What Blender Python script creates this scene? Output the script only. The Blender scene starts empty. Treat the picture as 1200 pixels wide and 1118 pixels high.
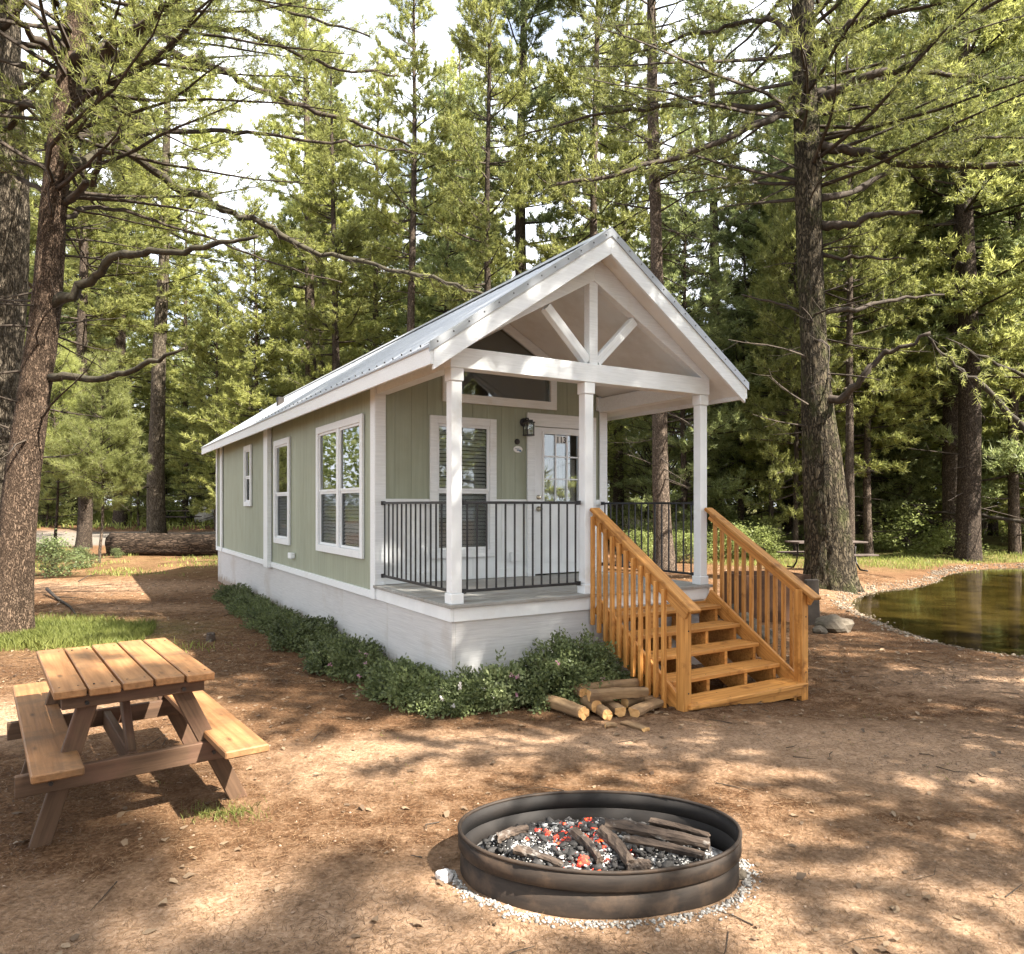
import bpy, bmesh, math, random
import numpy as np
from mathutils import Vector, Matrix, noise as mnoise

S = bpy.context.scene
C = S.collection
# ------------------------------------------------------------------ camera, world, sun, exposure
CAMZ = 1.85
F = 848.0
cam_d = bpy.data.cameras.new('camera')
cam = bpy.data.objects.new('camera', cam_d); C.objects.link(cam)
cam.location = (0, 0, CAMZ); cam.rotation_euler = (math.radians(90), 0, 0)
cam_d.sensor_fit = 'HORIZONTAL'; cam_d.sensor_width = 36.0; cam_d.lens = 36.0 * F / 1200.0
cam_d.shift_y = 33.0 / 1200.0
cam_d.clip_start = 0.05; cam_d.clip_end = 2000
S.camera = cam

SUN_EL, SUN_AZ = math.radians(47), math.radians(122)      # azimuth clockwise from +Y
sun_dir = Vector((math.sin(SUN_AZ) * math.cos(SUN_EL), math.cos(SUN_AZ) * math.cos(SUN_EL), math.sin(SUN_EL)))
W = bpy.data.worlds.new("World"); S.world = W; W.use_nodes = True
nt = W.node_tree; nt.nodes.clear()
wo = nt.nodes.new('ShaderNodeOutputWorld'); bg = nt.nodes.new('ShaderNodeBackground')
sky = nt.nodes.new('ShaderNodeTexSky'); sky.sky_type = 'NISHITA'; sky.sun_disc = False
sky.sun_elevation = SUN_EL; sky.sun_rotation = SUN_AZ; sky.air_density = 1.0; sky.dust_density = 2.0
bg.inputs['Strength'].default_value = 0.058
tc = nt.nodes.new('ShaderNodeTexCoord'); mp = nt.nodes.new('ShaderNodeMapping')
mp.inputs['Scale'].default_value = (1.0, 1.0, 2.2)
cn = nt.nodes.new('ShaderNodeTexNoise'); cn.inputs['Scale'].default_value = 2.6; cn.inputs['Detail'].default_value = 7
cr = nt.nodes.new('ShaderNodeValToRGB')
cr.color_ramp.elements[0].position = 0.30; cr.color_ramp.elements[1].position = 0.54
mx = nt.nodes.new('ShaderNodeMix'); mx.data_type = 'RGBA'
mx.inputs['B'].default_value = (9.5, 9.9, 10.6, 1)
nt.links.new(tc.outputs['Generated'], mp.inputs['Vector']); nt.links.new(mp.outputs[0], cn.inputs['Vector'])
nt.links.new(cn.outputs['Fac'], cr.inputs['Fac']); nt.links.new(cr.outputs['Color'], mx.inputs['Factor'])
nt.links.new(sky.outputs[0], mx.inputs['A']); nt.links.new(mx.outputs['Result'], bg.inputs['Color'])
nt.links.new(bg.outputs[0], wo.inputs[0])
sl = bpy.data.lights.new('sun', 'SUN'); sl.energy = 5.0; sl.angle = math.radians(0.53); sl.color = (1.0, 0.94, 0.83)
so = bpy.data.objects.new('sun', sl); C.objects.link(so)
so.rotation_euler = (-sun_dir).to_track_quat('-Z', 'Y').to_euler(); so.location = (20, -10, 30)
S.view_settings.view_transform = 'Standard'; S.view_settings.look = 'None'
S.view_settings.gamma = 1.0; S.view_settings.use_curve_mapping = False
S.view_settings.exposure = 2.28
S.cycles.use_denoising = True
S.cycles.max_bounces = 7; S.cycles.diffuse_bounces = 4; S.cycles.glossy_bounces = 3
S.cycles.transparent_max_bounces = 12; S.cycles.transmission_bounces = 4
S.cycles.caustics_reflective = False; S.cycles.caustics_refractive = False
S.cycles.sample_clamp_indirect = 6.0
S.render.use_persistent_data = False

rng = np.random.default_rng(7)
random.seed(7)

# ------------------------------------------------------------------ helpers
def smooth(t, a, b):
    t = np.clip((t - a) / (b - a), 0, 1); return t * t * (3 - 2 * t)

def poly_sd(x, y, poly):
    """signed distance, negative inside"""
    x = np.asarray(x, float); y = np.asarray(y, float)
    d = np.full(x.shape, 1e9); ins = np.zeros(x.shape, bool)
    n = len(poly)
    for i in range(n):
        ax, ay = poly[i]; bx_, by_ = poly[(i + 1) % n]
        ex, ey = bx_ - ax, by_ - ay
        t = np.clip(((x - ax) * ex + (y - ay) * ey) / (ex * ex + ey * ey), 0, 1)
        d = np.minimum(d, np.hypot(x - ax - t * ex, y - ay - t * ey))
        c = ((ay > y) != (by_ > y)) & (x < (bx_ - ax) * (y - ay) / ((by_ - ay) + 1e-12) + ax)
        ins ^= c
    return np.where(ins, -d, d)

def chaikin(p, k=2):
    for _ in range(k):
        q = []
        for i in range(len(p)):
            a = np.array(p[i]); b = np.array(p[(i + 1) % len(p)])
            q += [tuple(a * .75 + b * .25), tuple(a * .25 + b * .75)]
        p = q
    return p

WATER_Z = -0.07
def gp(px, py, z=0.0):
    Y = F * (CAMZ - z) / (py - 592.0); return ((px - 600.0) / F * Y, Y)
lake = [gp(1004, 712, WATER_Z), gp(1012, 700, WATER_Z), gp(1040, 692, WATER_Z), gp(1098, 687, WATER_Z), gp(1118, 672, WATER_Z),
        gp(1150, 666.5, WATER_Z), gp(1215, 665, WATER_Z), (22, 24), (34, 20), (36, 8), (22, 3.5), (10.5, 6.5), gp(1200, 770, WATER_Z), gp(1130, 759, WATER_Z), gp(1086, 747, WATER_Z), gp(1036, 727, WATER_Z)]
lake_s = chaikin(lake, 2)

def vnoise(x, y, s, seed=0.0):
    """cheap smooth pseudo noise, vectorised"""
    x = x * s + seed * 17.3; y = y * s - seed * 9.1
    return (np.sin(x * 1.7 + 1.3 * np.sin(y * 1.1 + seed)) * np.cos(y * 1.9 + 0.9 * np.sin(x * 0.7 + seed * 2)) +
            .5 * np.sin(x * 3.9 + 2.1 * np.cos(y * 2.3)) * np.sin(y * 4.1 + 1.7)) / 1.5

def gz(x, y):
    x = np.asarray(x, float); y = np.asarray(y, float)
    z = 0.045 * np.clip(y - 20, 0, 31)
    z = np.where(x > 6, z * (1 - .45 * smooth(x, 6, 16)), z)
    z = z + .20 * np.exp(-(((x - 7) / 4.0) ** 2 + ((y - 17.5) / 3.2) ** 2))
    z = z - .13 * np.exp(-(((x - 3.1) / .75) ** 2 + ((y - 7.2) / .8) ** 2))
    z = z + .012 * vnoise(x, y, 1.1, 1) + .006 * vnoise(x, y, 3.7, 2)
    far = smooth(y, 14, 30)
    z = z + .10 * far * vnoise(x, y, .35, 3)
    sd = poly_sd(x, y, lake_s)
    m = smooth(-sd, -0.55, 1.6)
    return z * (1 - smooth(-sd, -2.2, 0.0)) * 1.0 + np.where(sd < 2.2, 0, 0) - .75 * m

def g1(x, y): return float(gz(np.array([x]), np.array([y]))[0])
def gpt(px, py):
    """ground point seen at a pixel"""
    z = 0.0
    for _ in range(12):
        X, Y = gp(px, py, z); z = .5 * z + .5 * g1(X, Y)
    return Vector((X, Y, z))
def P(px, py, Y): return Vector(((px - 600) / F * Y, Y, CAMZ + (592 - py) / F * Y))

def props(o, label=None, cat=None, group=None, kind=None):
    if label: o['label'] = label
    if cat: o['category'] = cat
    if group: o['group'] = group
    if kind: o['kind'] = kind
    return o
def empty(name, loc=(0, 0, 0), rz=0.0, label=None, cat=None, group=None):
    o = bpy.data.objects.new(name, None); C.objects.link(o); o.location = loc; o.rotation_euler = (0, 0, rz)
    o.empty_display_size = .2
    return props(o, label, cat, group)
def link(name, me, mat=None, parent=None, loc=None, mw=None):
    o = bpy.data.objects.new(name, me); C.objects.link(o)
    if mat is not None and len(me.materials) == 0: me.materials.append(mat)
    if parent is not None: o.parent = parent
    if loc is not None: o.location = loc
    if mw is not None: o.matrix_local = mw
    return o
def mesh_np(name, V, Fa, smooth_shade=False, mat_idx=None):
    """V (n,3), Fa (m,k) uniform faces"""
    V = np.asarray(V, np.float32); Fa = np.asarray(Fa, np.int32)
    me = bpy.data.meshes.new(name); k = Fa.shape[1]
    me.vertices.add(len(V)); me.vertices.foreach_set('co', V.ravel())
    me.loops.add(Fa.size); me.loops.foreach_set('vertex_index', Fa.ravel())
    me.polygons.add(len(Fa)); me.polygons.foreach_set('loop_start', np.arange(0, Fa.size, k, dtype=np.int32))
    if mat_idx is not None: me.polygons.foreach_set('material_index', np.asarray(mat_idx, np.int32))
    if smooth_shade: me.polygons.foreach_set('use_smooth', np.ones(len(Fa), bool))
    me.update(calc_edges=True)
    return me
class MB:
    def __init__(s): s.v = []; s.f = []
    def add(s, vs, fs):
        n = len(s.v); s.v += [tuple(v) for v in vs]; s.f += [tuple(i + n for i in f) for f in fs]
    def hexa(s, p):   # 8 pts: bottom 4 (ccw) then top 4
        s.add(p, [(3, 2, 1, 0), (4, 5, 6, 7), (0, 1, 5, 4), (1, 2, 6, 5), (2, 3, 7, 6), (3, 0, 4, 7)])
    def box(s, x0, x1, y0, y1, z0, z1):
        s.hexa([(x0, y0, z0), (x1, y0, z0), (x1, y1, z0), (x0, y1, z0), (x0, y0, z1), (x1, y0, z1), (x1, y1, z1), (x0, y1, z1)])
    def tube(s, pts, rads, n=8, cap=True):
        pts = [Vector(p) for p in pts]; prev = None; base = len(s.v)
        for i, p in enumerate(pts):
            d = (pts[min(i + 1, len(pts) - 1)] - pts[max(i - 1, 0)]).normalized()
            if prev is None:
                a = d.cross(Vector((0, 0, 1)))
                if a.length < 1e-3: a = d.cross(Vector((1, 0, 0)))
                a.normalize()
            else: a = (prev - d * prev.dot(d)).normalized()
            prev = a; b = d.cross(a); r = rads[i] if hasattr(rads, '__len__') else rads
            for k in range(n):
                t = 2 * math.pi * k / n; s.v.append(tuple(p + a * (r * math.cos(t)) + b * (r * math.sin(t))))
        for i in range(len(pts) - 1):
            for k in range(n):
                a0 = base + i * n + k; a1 = base + i * n + (k + 1) % n
                s.f.append((a0, a1, a1 + n, a0 + n))
        if cap:
            s.f.append(tuple(base + k for k in range(n))[::-1]); e = base + (len(pts) - 1) * n
            s.f.append(tuple(e + k for k in range(n)))
    def mesh(s, name, smooth_shade=False, bevel=0.0):
        me = bpy.data.meshes.new(name); me.from_pydata(s.v, [], s.f); me.validate()
        if bevel > 0:
            bm = bmesh.new(); bm.from_mesh(me)
            bmesh.ops.bevel(bm, geom=list(bm.edges), offset=bevel, segments=1, affect='EDGES', profile=.5)
            bmesh.ops.recalc_face_normals(bm, faces=bm.faces)
            bm.to_mesh(me); bm.free()
        else:
            bm = bmesh.new(); bm.from_mesh(me); bmesh.ops.recalc_face_normals(bm, faces=bm.faces); bm.to_mesh(me); bm.free()
        if smooth_shade:
            for p in me.polygons: p.use_smooth = True
        return me
_bc = {}
def box_mesh(lx, ly, lz, bev, mat, jit=0.0, seed=0):
    key = (round(lx, 4), round(ly, 4), round(lz, 4), bev, mat.name, seed)
    if key not in _bc:
        m = MB(); m.box(-lx / 2, lx / 2, -ly / 2, ly / 2, -lz / 2, lz / 2)
        me = m.mesh('box', bevel=bev); me.materials.append(mat); _bc[key] = me
    return _bc[key]
def rel(parent, loc):
    """location in the thing's root space -> local to parent part (parts are only translated)"""
    l = Vector(loc)
    if parent is not None and parent.parent is not None: l = l - parent.location
    return l
def bx(name, u0, u1, v0, v1, z0, z1, mat, parent, bev=0.004):
    """axis aligned box in the root space of its thing"""
    me = box_mesh(u1 - u0, v1 - v0, z1 - z0, bev, mat)
    return link(name, me, None, parent, rel(parent, ((u0 + u1) / 2, (v0 + v1) / 2, (z0 + z1) / 2)))
_lastM = [None]
def bar(name, p0, p1, w, h, mat, parent, bev=.004, up=Vector((0, 0, 1))):
    """board from p0 to p1: local X along the board, w sideways, h in the up direction"""
    p0 = Vector(p0); p1 = Vector(p1); d = (p1 - p0); L = d.length; d.normalize()
    side = Vector(up).cross(d)
    if side.length < 1e-4: side = Vector((0, 1, 0))
    side.normalize(); u2 = d.cross(side)
    M = Matrix((d, side, u2)).transposed().to_4x4(); M.translation = rel(parent, (p0 + p1) / 2)
    o = link(name, box_mesh(L, w, h, bev, mat), None, parent, mw=M); _lastM[0] = M.copy(); return o

# ------------------------------------------------------------------ materials
def new_mat(name):
    m = bpy.data.materials.new(name); m.use_nodes = True; n = m.node_tree.nodes; n.clear()
    o = n.new('ShaderNodeOutputMaterial'); return m, m.node_tree, o
def N(t, typ, **kw):
    n = t.nodes.new(typ)
    for k, v in kw.items():
        if k.startswith('_'): setattr(n, k[1:], v)
        else: n.inputs[k.replace('__', ' ')].default_value = v
    return n
def ramp(t, stops):
    r = t.nodes.new('ShaderNodeValToRGB'); e = r.color_ramp.elements
    while len(e) < len(stops): e.new(.5)
    for i, (p, c) in enumerate(stops):
        e[i].position = p; e[i].color = (c[0], c[1], c[2], 1) if hasattr(c, '__len__') else (c, c, c, 1)
    return r
def coords(t, scale=(1, 1, 1), rnd=True, src='Object'):
    tc = t.nodes.new('ShaderNodeTexCoord'); mp = t.nodes.new('ShaderNodeMapping'); mp.inputs['Scale'].default_value = scale
    if rnd:
        oi = t.nodes.new('ShaderNodeObjectInfo'); ad = t.nodes.new('ShaderNodeVectorMath'); ad.operation = 'ADD'
        ml = t.nodes.new('ShaderNodeMath'); ml.operation = 'MULTIPLY'; ml.inputs[1].default_value = 37.0
        t.links.new(oi.outputs['Random'], ml.inputs[0]); t.links.new(tc.outputs[src], ad.inputs[0]); t.links.new(ml.outputs[0], ad.inputs[1])
        t.links.new(ad.outputs[0], mp.inputs['Vector'])
    else: t.links.new(tc.outputs[src], mp.inputs['Vector'])
    return mp
def surf(name, c0, c1, scale=5, detail=6, stretch=(1, 1, 1), rough=.7, bump=.2, bdist=.01, rnd=True, spec=.3, src='Object', pos=(.3, .7),
         dirt=None, dscale=1.5, dpos=(.5, .75), metallic=0.0, objvar=0.0, bscale=None, knots=None, splash=None):
    m, t, o = new_mat(name)
    mp = coords(t, stretch, rnd, src)
    no = N(t, 'ShaderNodeTexNoise', Scale=scale, Detail=detail, Roughness=.6)
    t.links.new(mp.outputs[0], no.inputs['Vector'])
    r = ramp(t, [(pos[0], c0), (pos[1], c1)]); t.links.new(no.outputs['Fac'], r.inputs['Fac'])
    col = r.outputs['Color']
    if dirt is not None:
        mp2 = coords(t, (1, 1, 1), rnd, src)
        n2 = N(t, 'ShaderNodeTexNoise', Scale=dscale, Detail=5, Roughness=.65); t.links.new(mp2.outputs[0], n2.inputs['Vector'])
        r2 = ramp(t, [(dpos[0], 0), (dpos[1], 1)]); t.links.new(n2.outputs['Fac'], r2.inputs['Fac'])
        mixn = t.nodes.new('ShaderNodeMix'); mixn.data_type = 'RGBA'; mixn.inputs['B'].default_value = (*dirt, 1)
        t.links.new(r2.outputs['Color'], mixn.inputs['Factor']); t.links.new(col, mixn.inputs['A']); col = mixn.outputs['Result']
    def over(fac, c_):
        mk = t.nodes.new('ShaderNodeMix'); mk.data_type = 'RGBA'; mk.inputs['B'].default_value = (*c_, 1); t.links.new(fac, mk.inputs['Factor']); t.links.new(col, mk.inputs['A']); return mk.outputs['Result']
    if knots is not None:
        mk_ = coords(t, (2.6, 9, 9), rnd, src); vk = t.nodes.new('ShaderNodeTexVoronoi'); vk.inputs['Scale'].default_value = 1.0; t.links.new(mk_.outputs[0], vk.inputs['Vector'])
        rk = ramp(t, [(.05, .9), (.11, .35), (.17, 0)]); t.links.new(vk.outputs['Distance'], rk.inputs['Fac']); col = over(rk.outputs['Color'], knots)
    if splash is not None:
        tz = t.nodes.new('ShaderNodeTexCoord'); sx_ = t.nodes.new('ShaderNodeSeparateXYZ'); t.links.new(tz.outputs['Object'], sx_.inputs[0])
        nz_ = N(t, 'ShaderNodeTexNoise', Scale=5, Detail=7, Roughness=.7); t.links.new(tz.outputs['Object'], nz_.inputs['Vector'])
        mz = N(t, 'ShaderNodeMath', _operation='MULTIPLY_ADD'); mz.inputs[1].default_value = .45; t.links.new(nz_.outputs['Fac'], mz.inputs[0]); t.links.new(sx_.outputs['Z'], mz.inputs[2])
        rz_ = ramp(t, [(.0, .75), (.10, 0)]); t.links.new(mz.outputs[0], rz_.inputs['Fac']); col = over(rz_.outputs['Color'], splash)
    if objvar > 0:
        oi = t.nodes.new('ShaderNodeObjectInfo'); mr = N(t, 'ShaderNodeMapRange'); mr.inputs['To Min'].default_value = 1 - objvar; mr.inputs['To Max'].default_value = 1 + objvar
        hs = t.nodes.new('ShaderNodeHueSaturation'); t.links.new(oi.outputs['Random'], mr.inputs['Value']); t.links.new(mr.outputs[0], hs.inputs['Value'])
        t.links.new(col, hs.inputs['Color']); col = hs.outputs['Color']
    b = N(t, 'ShaderNodeBsdfPrincipled', Roughness=rough, Metallic=metallic); b.inputs['Specular IOR Level'].default_value = spec
    t.links.new(col, b.inputs['Base Color'])
    if bump > 0:
        bn = N(t, 'ShaderNodeBump', Strength=bump, Distance=bdist)
        if bscale:
            n3 = N(t, 'ShaderNodeTexNoise', Scale=bscale, Detail=8, Roughness=.65); t.links.new(mp.outputs[0], n3.inputs['Vector'])
            t.links.new(n3.outputs['Fac'], bn.inputs['Height'])
        else: t.links.new(no.outputs['Fac'], bn.inputs['Height'])
        t.links.new(bn.outputs[0], b.inputs['Normal'])
    t.links.new(b.outputs[0], o.inputs[0]); return m
def foliage(name, c0, c1, trans=.45, rough=.55, var=.25):
    m, t, o = new_mat(name)
    g = t.nodes.new('ShaderNodeNewGeometry'); oi = t.nodes.new('ShaderNodeObjectInfo')
    tc = t.nodes.new('ShaderNodeTexCoord'); no = N(t, 'ShaderNodeTexNoise', Scale=.7, Detail=3); t.links.new(tc.outputs['Object'], no.inputs['Vector'])
    a = N(t, 'ShaderNodeMath', _operation='ADD'); t.links.new(g.outputs['Random Per Island'], a.inputs[0])
    s = N(t, 'ShaderNodeMath', _operation='MULTIPLY_ADD'); s.inputs[1].default_value = 2.2; s.inputs[2].default_value = -.7; t.links.new(no.outputs['Fac'], s.inputs[0]); t.links.new(s.outputs[0], a.inputs[1])
    h = N(t, 'ShaderNodeMath', _operation='MULTIPLY'); h.inputs[1].default_value = .5; t.links.new(a.outputs[0], h.inputs[0])
    r = ramp(t, [(.1, c0), (.85, c1)]); t.links.new(h.outputs[0], r.inputs['Fac'])
    hs = t.nodes.new('ShaderNodeHueSaturation'); mr = N(t, 'ShaderNodeMapRange'); mr.inputs['To Min'].default_value = 1 - var; mr.inputs['To Max'].default_value = 1 + var
    t.links.new(oi.outputs['Random'], mr.inputs['Value']); t.links.new(mr.outputs[0], hs.inputs['Value']); t.links.new(r.outputs['Color'], hs.inputs['Color'])
    d = N(t, 'ShaderNodeBsdfPrincipled', Roughness=rough); d.inputs['Specular IOR Level'].default_value = .35
    tr = t.nodes.new('ShaderNodeBsdfTranslucent'); br = N(t, 'ShaderNodeHueSaturation'); br.inputs['Value'].default_value = 1.9; br.inputs['Saturation'].default_value = 1.0
    t.links.new(hs.outputs[0], d.inputs['Base Color']); t.links.new(hs.outputs[0], br.inputs['Color']); t.links.new(br.outputs[0], tr.inputs['Color'])
    ms = N(t, 'ShaderNodeMixShader'); ms.inputs[0].default_value = trans
    t.links.new(d.outputs[0], ms.inputs[1]); t.links.new(tr.outputs[0], ms.inputs[2]); t.links.new(ms.outputs[0], o.inputs[0]); return m
def bark(name, c0, c1, c2, scale=6, stretch=(1, 1, .22), bump=.9, bdist=.03, moss=None, objvar=.15):
    m, t, o = new_mat(name)
    mp = coords(t, stretch, True)
    vo = t.nodes.new('ShaderNodeTexVoronoi'); vo.feature = 'DISTANCE_TO_EDGE'; vo.inputs['Scale'].default_value = scale
    no = N(t, 'ShaderNodeTexNoise', Scale=scale * 1.4, Detail=8, Roughness=.7)
    # distort the voronoi with noise
    ad = t.nodes.new('ShaderNodeVectorMath'); ad.operation = 'MULTIPLY_ADD'; ad.inputs[1].default_value = (.22, .22, .22)
    n0 = N(t, 'ShaderNodeTexNoise', Scale=scale * .9, Detail=4); t.links.new(mp.outputs[0], n0.inputs['Vector'])
    t.links.new(n0.outputs['Color'], ad.inputs[0]); t.links.new(mp.outputs[0], ad.inputs[2])
    t.links.new(ad.outputs[0], vo.inputs['Vector']); t.links.new(mp.outputs[0], no.inputs['Vector'])
    rr = ramp(t, [(.0, 0), (.22, 1)]); t.links.new(vo.outputs['Distance'], rr.inputs['Fac'])
    r = ramp(t, [(.25, c1), (.75, c2)]); t.links.new(no.outputs['Fac'], r.inputs['Fac'])
    mx_ = t.nodes.new('ShaderNodeMix'); mx_.data_type = 'RGBA'; mx_.inputs['A'].default_value = (*c0, 1)
    t.links.new(rr.outputs['Color'], mx_.inputs['Factor']); t.links.new(r.outputs['Color'], mx_.inputs['B'])
    col = mx_.outputs['Result']
    if moss:
        n3 = N(t, 'ShaderNodeTexNoise', Scale=2.3, Detail=7, Roughness=.7); tcm = coords(t, (1, 1, .6), True); t.links.new(tcm.outputs[0], n3.inputs['Vector'])
        r3 = ramp(t, [(.5, 0), (.62, .75)]); t.links.new(n3.outputs['Fac'], r3.inputs['Fac'])
        m3 = t.nodes.new('ShaderNodeMix'); m3.data_type = 'RGBA'; m3.inputs['B'].default_value = (*moss, 1)
        t.links.new(r3.outputs['Color'], m3.inputs['Factor']); t.links.new(col, m3.inputs['A']); col = m3.outputs['Result']
    oi = t.nodes.new('ShaderNodeObjectInfo'); mr = N(t, 'ShaderNodeMapRange'); mr.inputs['To Min'].default_value = 1 - objvar; mr.inputs['To Max'].default_value = 1 + objvar
    hs = t.nodes.new('ShaderNodeHueSaturation'); t.links.new(oi.outputs['Random'], mr.inputs['Value']); t.links.new(mr.outputs[0], hs.inputs['Value']); t.links.new(col, hs.inputs['Color'])
    b = N(t, 'ShaderNodeBsdfPrincipled', Roughness=.9); b.inputs['Specular IOR Level'].default_value = .15
    t.links.new(hs.outputs[0], b.inputs['Base Color'])
    hm = N(t, 'ShaderNodeMath', _operation='MULTIPLY_ADD'); hm.inputs[1].default_value = .5; t.links.new(no.outputs['Fac'], hm.inputs[0]); t.links.new(rr.outputs['Color'], hm.inputs[2])
    bn = N(t, 'ShaderNodeBump', Strength=bump, Distance=bdist); t.links.new(hm.outputs[0], bn.inputs['Height']); t.links.new(bn.outputs[0], b.inputs['Normal'])
    t.links.new(b.outputs[0], o.inputs[0]); return m
def emis(name, c, s):
    m, t, o = new_mat(name); e = N(t, 'ShaderNodeEmission', Strength=s); e.inputs['Color'].default_value = (*c, 1); t.links.new(e.outputs[0], o.inputs[0]); return m
def glass(name, tint=(.86, .88, .87), ior=1.5, dark=.35, gain=1.5):
    m, t, o = new_mat(name); fr = N(t, 'ShaderNodeFresnel', IOR=ior); gl = N(t, 'ShaderNodeBsdfGlossy', Roughness=.015); gl.inputs['Color'].default_value = (.9, .93, .95, 1)
    tr = t.nodes.new('ShaderNodeBsdfTransparent'); tr.inputs['Color'].default_value = (*tint, 1)
    mu = N(t, 'ShaderNodeMath', _operation='MULTIPLY_ADD', _use_clamp=True); mu.inputs[1].default_value = gain; mu.inputs[2].default_value = .03; t.links.new(fr.outputs[0], mu.inputs[0])
    ms = t.nodes.new('ShaderNodeMixShader'); t.links.new(mu.outputs[0], ms.inputs[0]); t.links.new(tr.outputs[0], ms.inputs[1]); t.links.new(gl.outputs[0], ms.inputs[2]); t.links.new(ms.outputs[0], o.inputs[0]); return m

M = {}
M['white'] = surf('white_paint', (.67, .69, .70), (.78, .80, .81), 3, 6, (1, 1, 1), .55, .25, .003, dirt=(.55, .51, .45), dscale=2.2, dpos=(.62, .9), bscale=40)
M['trimgrain'] = surf('white_textured_trim', (.65, .67, .68), (.78, .80, .81), 7, 8, (.6, 9, 9), .6, .5, .004, dirt=(.52, .48, .42), dscale=1.7, dpos=(.6, .92))
M['ceil'] = surf('porch_ceiling_paint', (.70, .70, .68), (.77, .77, .75), 2, 5, rough=.7, bump=.08, dirt=(.58, .55, .50), dscale=1.2)
M['green'] = surf('sage_siding_paint', (.275, .298, .225), (.335, .358, .275), 3.5, 8, (6, 6, .35), .65, .45, .004, objvar=.035, dirt=(.26, .275, .20), dscale=1.1, dpos=(.5, .85))
M['skirt'] = surf('grey_skirting_paint', (.47, .46, .46), (.57, .56, .55), 6, 8, (.5, .5, 11), .65, .55, .006, dirt=(.34, .28, .22), dscale=.9, dpos=(.55, .9), splash=(.24, .17, .11))
M['deck'] = surf('grey_deck_boards', (.24, .235, .22), (.34, .33, .31), 4, 7, (1, 12, 1), .65, .3, .003, objvar=.06, dirt=(.2, .17, .13), dscale=2)
M['cedar'] = surf('stained_stair_wood', (.36, .150, .034), (.60, .29, .080), 5, 8, (.35, 10, 10), .55, .5, .003, objvar=.20, dirt=(.25, .10, .022), dscale=4.5, dpos=(.56, .70), knots=(.14, .055, .015), pos=(.35, .65))
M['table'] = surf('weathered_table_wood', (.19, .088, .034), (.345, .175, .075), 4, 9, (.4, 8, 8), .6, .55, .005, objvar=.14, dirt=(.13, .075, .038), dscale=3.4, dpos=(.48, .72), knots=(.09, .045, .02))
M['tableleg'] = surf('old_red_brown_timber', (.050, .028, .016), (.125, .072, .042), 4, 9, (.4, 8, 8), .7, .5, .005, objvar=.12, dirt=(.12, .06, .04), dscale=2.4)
M['oldboard'] = surf('dull_old_board', (.26, .17, .10), (.42, .29, .18), 4, 9, (.4, 6, 6), .8, .6, .008, dirt=(.14, .085, .05), dscale=1.6)
M['darkboard'] = surf('dark_weathered_plank', (.06, .045, .038), (.13, .10, .085), 4, 8, (.4, 6, 6), .8, .4, .004)
M['soot'] = surf('sooty_steel', (.008, .007, .007), (.020, .016, .014), 4, 6, rough=.75, bump=.3)
M['roof'] = surf('galvanised_roof_steel', (.30, .315, .34), (.38, .395, .42), 3, 5, rough=.42, bump=.05, metallic=.35, spec=.5, dirt=(.33, .34, .33), dscale=1.1, dpos=(.6, .9))
M['black'] = surf('black_powder_coat', (.012, .013, .015), (.03, .03, .033), 8, 3, rough=.45, bump=.1, spec=.4)
M['darkmetal'] = surf('dark_steel', (.02, .02, .02), (.06, .05, .045), 6, 5, rough=.5, bump=.2, metallic=.4)
M['ring'] = surf('fire_ring_steel', (.016, .012, .010), (.048, .034, .025), 4, 8, (1, 1, 5), rough=.62, bump=.4, bdist=.003, metallic=.25, dirt=(.095, .060, .038), dscale=5, dpos=(.5, .75))
M['rust'] = surf('rusty_steel', (.05, .028, .018), (.13, .065, .035), 5, 7, rough=.85, bump=.5, bdist=.004)
M['brass'] = surf('satin_nickel', (.45, .40, .30), (.55, .50, .4), 4, 2, rough=.25, bump=0, metallic=1, spec=.5)
M['inside'] = surf('dark_interior', (.10, .11, .115), (.14, .155, .16), 2, 3, rough=.9, bump=0)
M['glass'] = glass('window_glass')
M['glass_low'] = glass('screened_glass', gain=.30)
M['blind'] = surf('blind_slat_white', (.80, .80, .79), (.85, .85, .84), 3, 2, rough=.5, bump=0)
M['screen'], _t, _o = new_mat('insect_screen')
_a = N(_t, 'ShaderNodeBsdfTransparent'); _b = N(_t, 'ShaderNodeBsdfDiffuse'); _b.inputs['Color'].default_value = (.05, .05, .055, 1)
_c = N(_t, 'ShaderNodeMixShader'); _c.inputs[0].default_value = .22; _t.links.new(_a.outputs[0], _c.inputs[1]); _t.links.new(_b.outputs[0], _c.inputs[2]); _t.links.new(_c.outputs[0], _o.inputs[0])
M['bark_left'] = bark('scaly_grey_brown_bark', (.040, .025, .016), (.100, .064, .042), (.22, .155, .11), 27, (1, 1, .30), 1.0, .03)
M['bark_big'] = bark('deep_furrowed_bark', (.018, .014, .009), (.060, .046, .030), (.125, .10, .066), 15, (1, 1, .28), 1.0, .04, moss=(.055, .058, .02))
M['bark_pale'] = bark('pale_furrowed_bark', (.05, .038, .026), (.13, .10, .072), (.24, .20, .15), 22, (1, 1, .16), 1.0, .04)
M['bark'] = bark('pine_bark', (.025, .018, .013), (.07, .050, .036), (.17, .13, .10), 20, (1, 1, .4), .9, .02, objvar=.35)
M['limb'] = surf('limb_bark', (.020, .015, .011), (.072, .054, .040), 9, 7, (1, 1, .6), .9, .6, .01)
M['limbmoss'] = surf('mossy_limb_bark', (.018, .015, .011), (.070, .060, .038), 9, 7, (1, 1, .6), .9, .8, .015)
M['needle'] = foliage('brightened_pine_needles', (.105, .120, .034), (.355, .358, .115), .5)  # forest needles, colour brightened to paint in light the crowns lack
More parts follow.
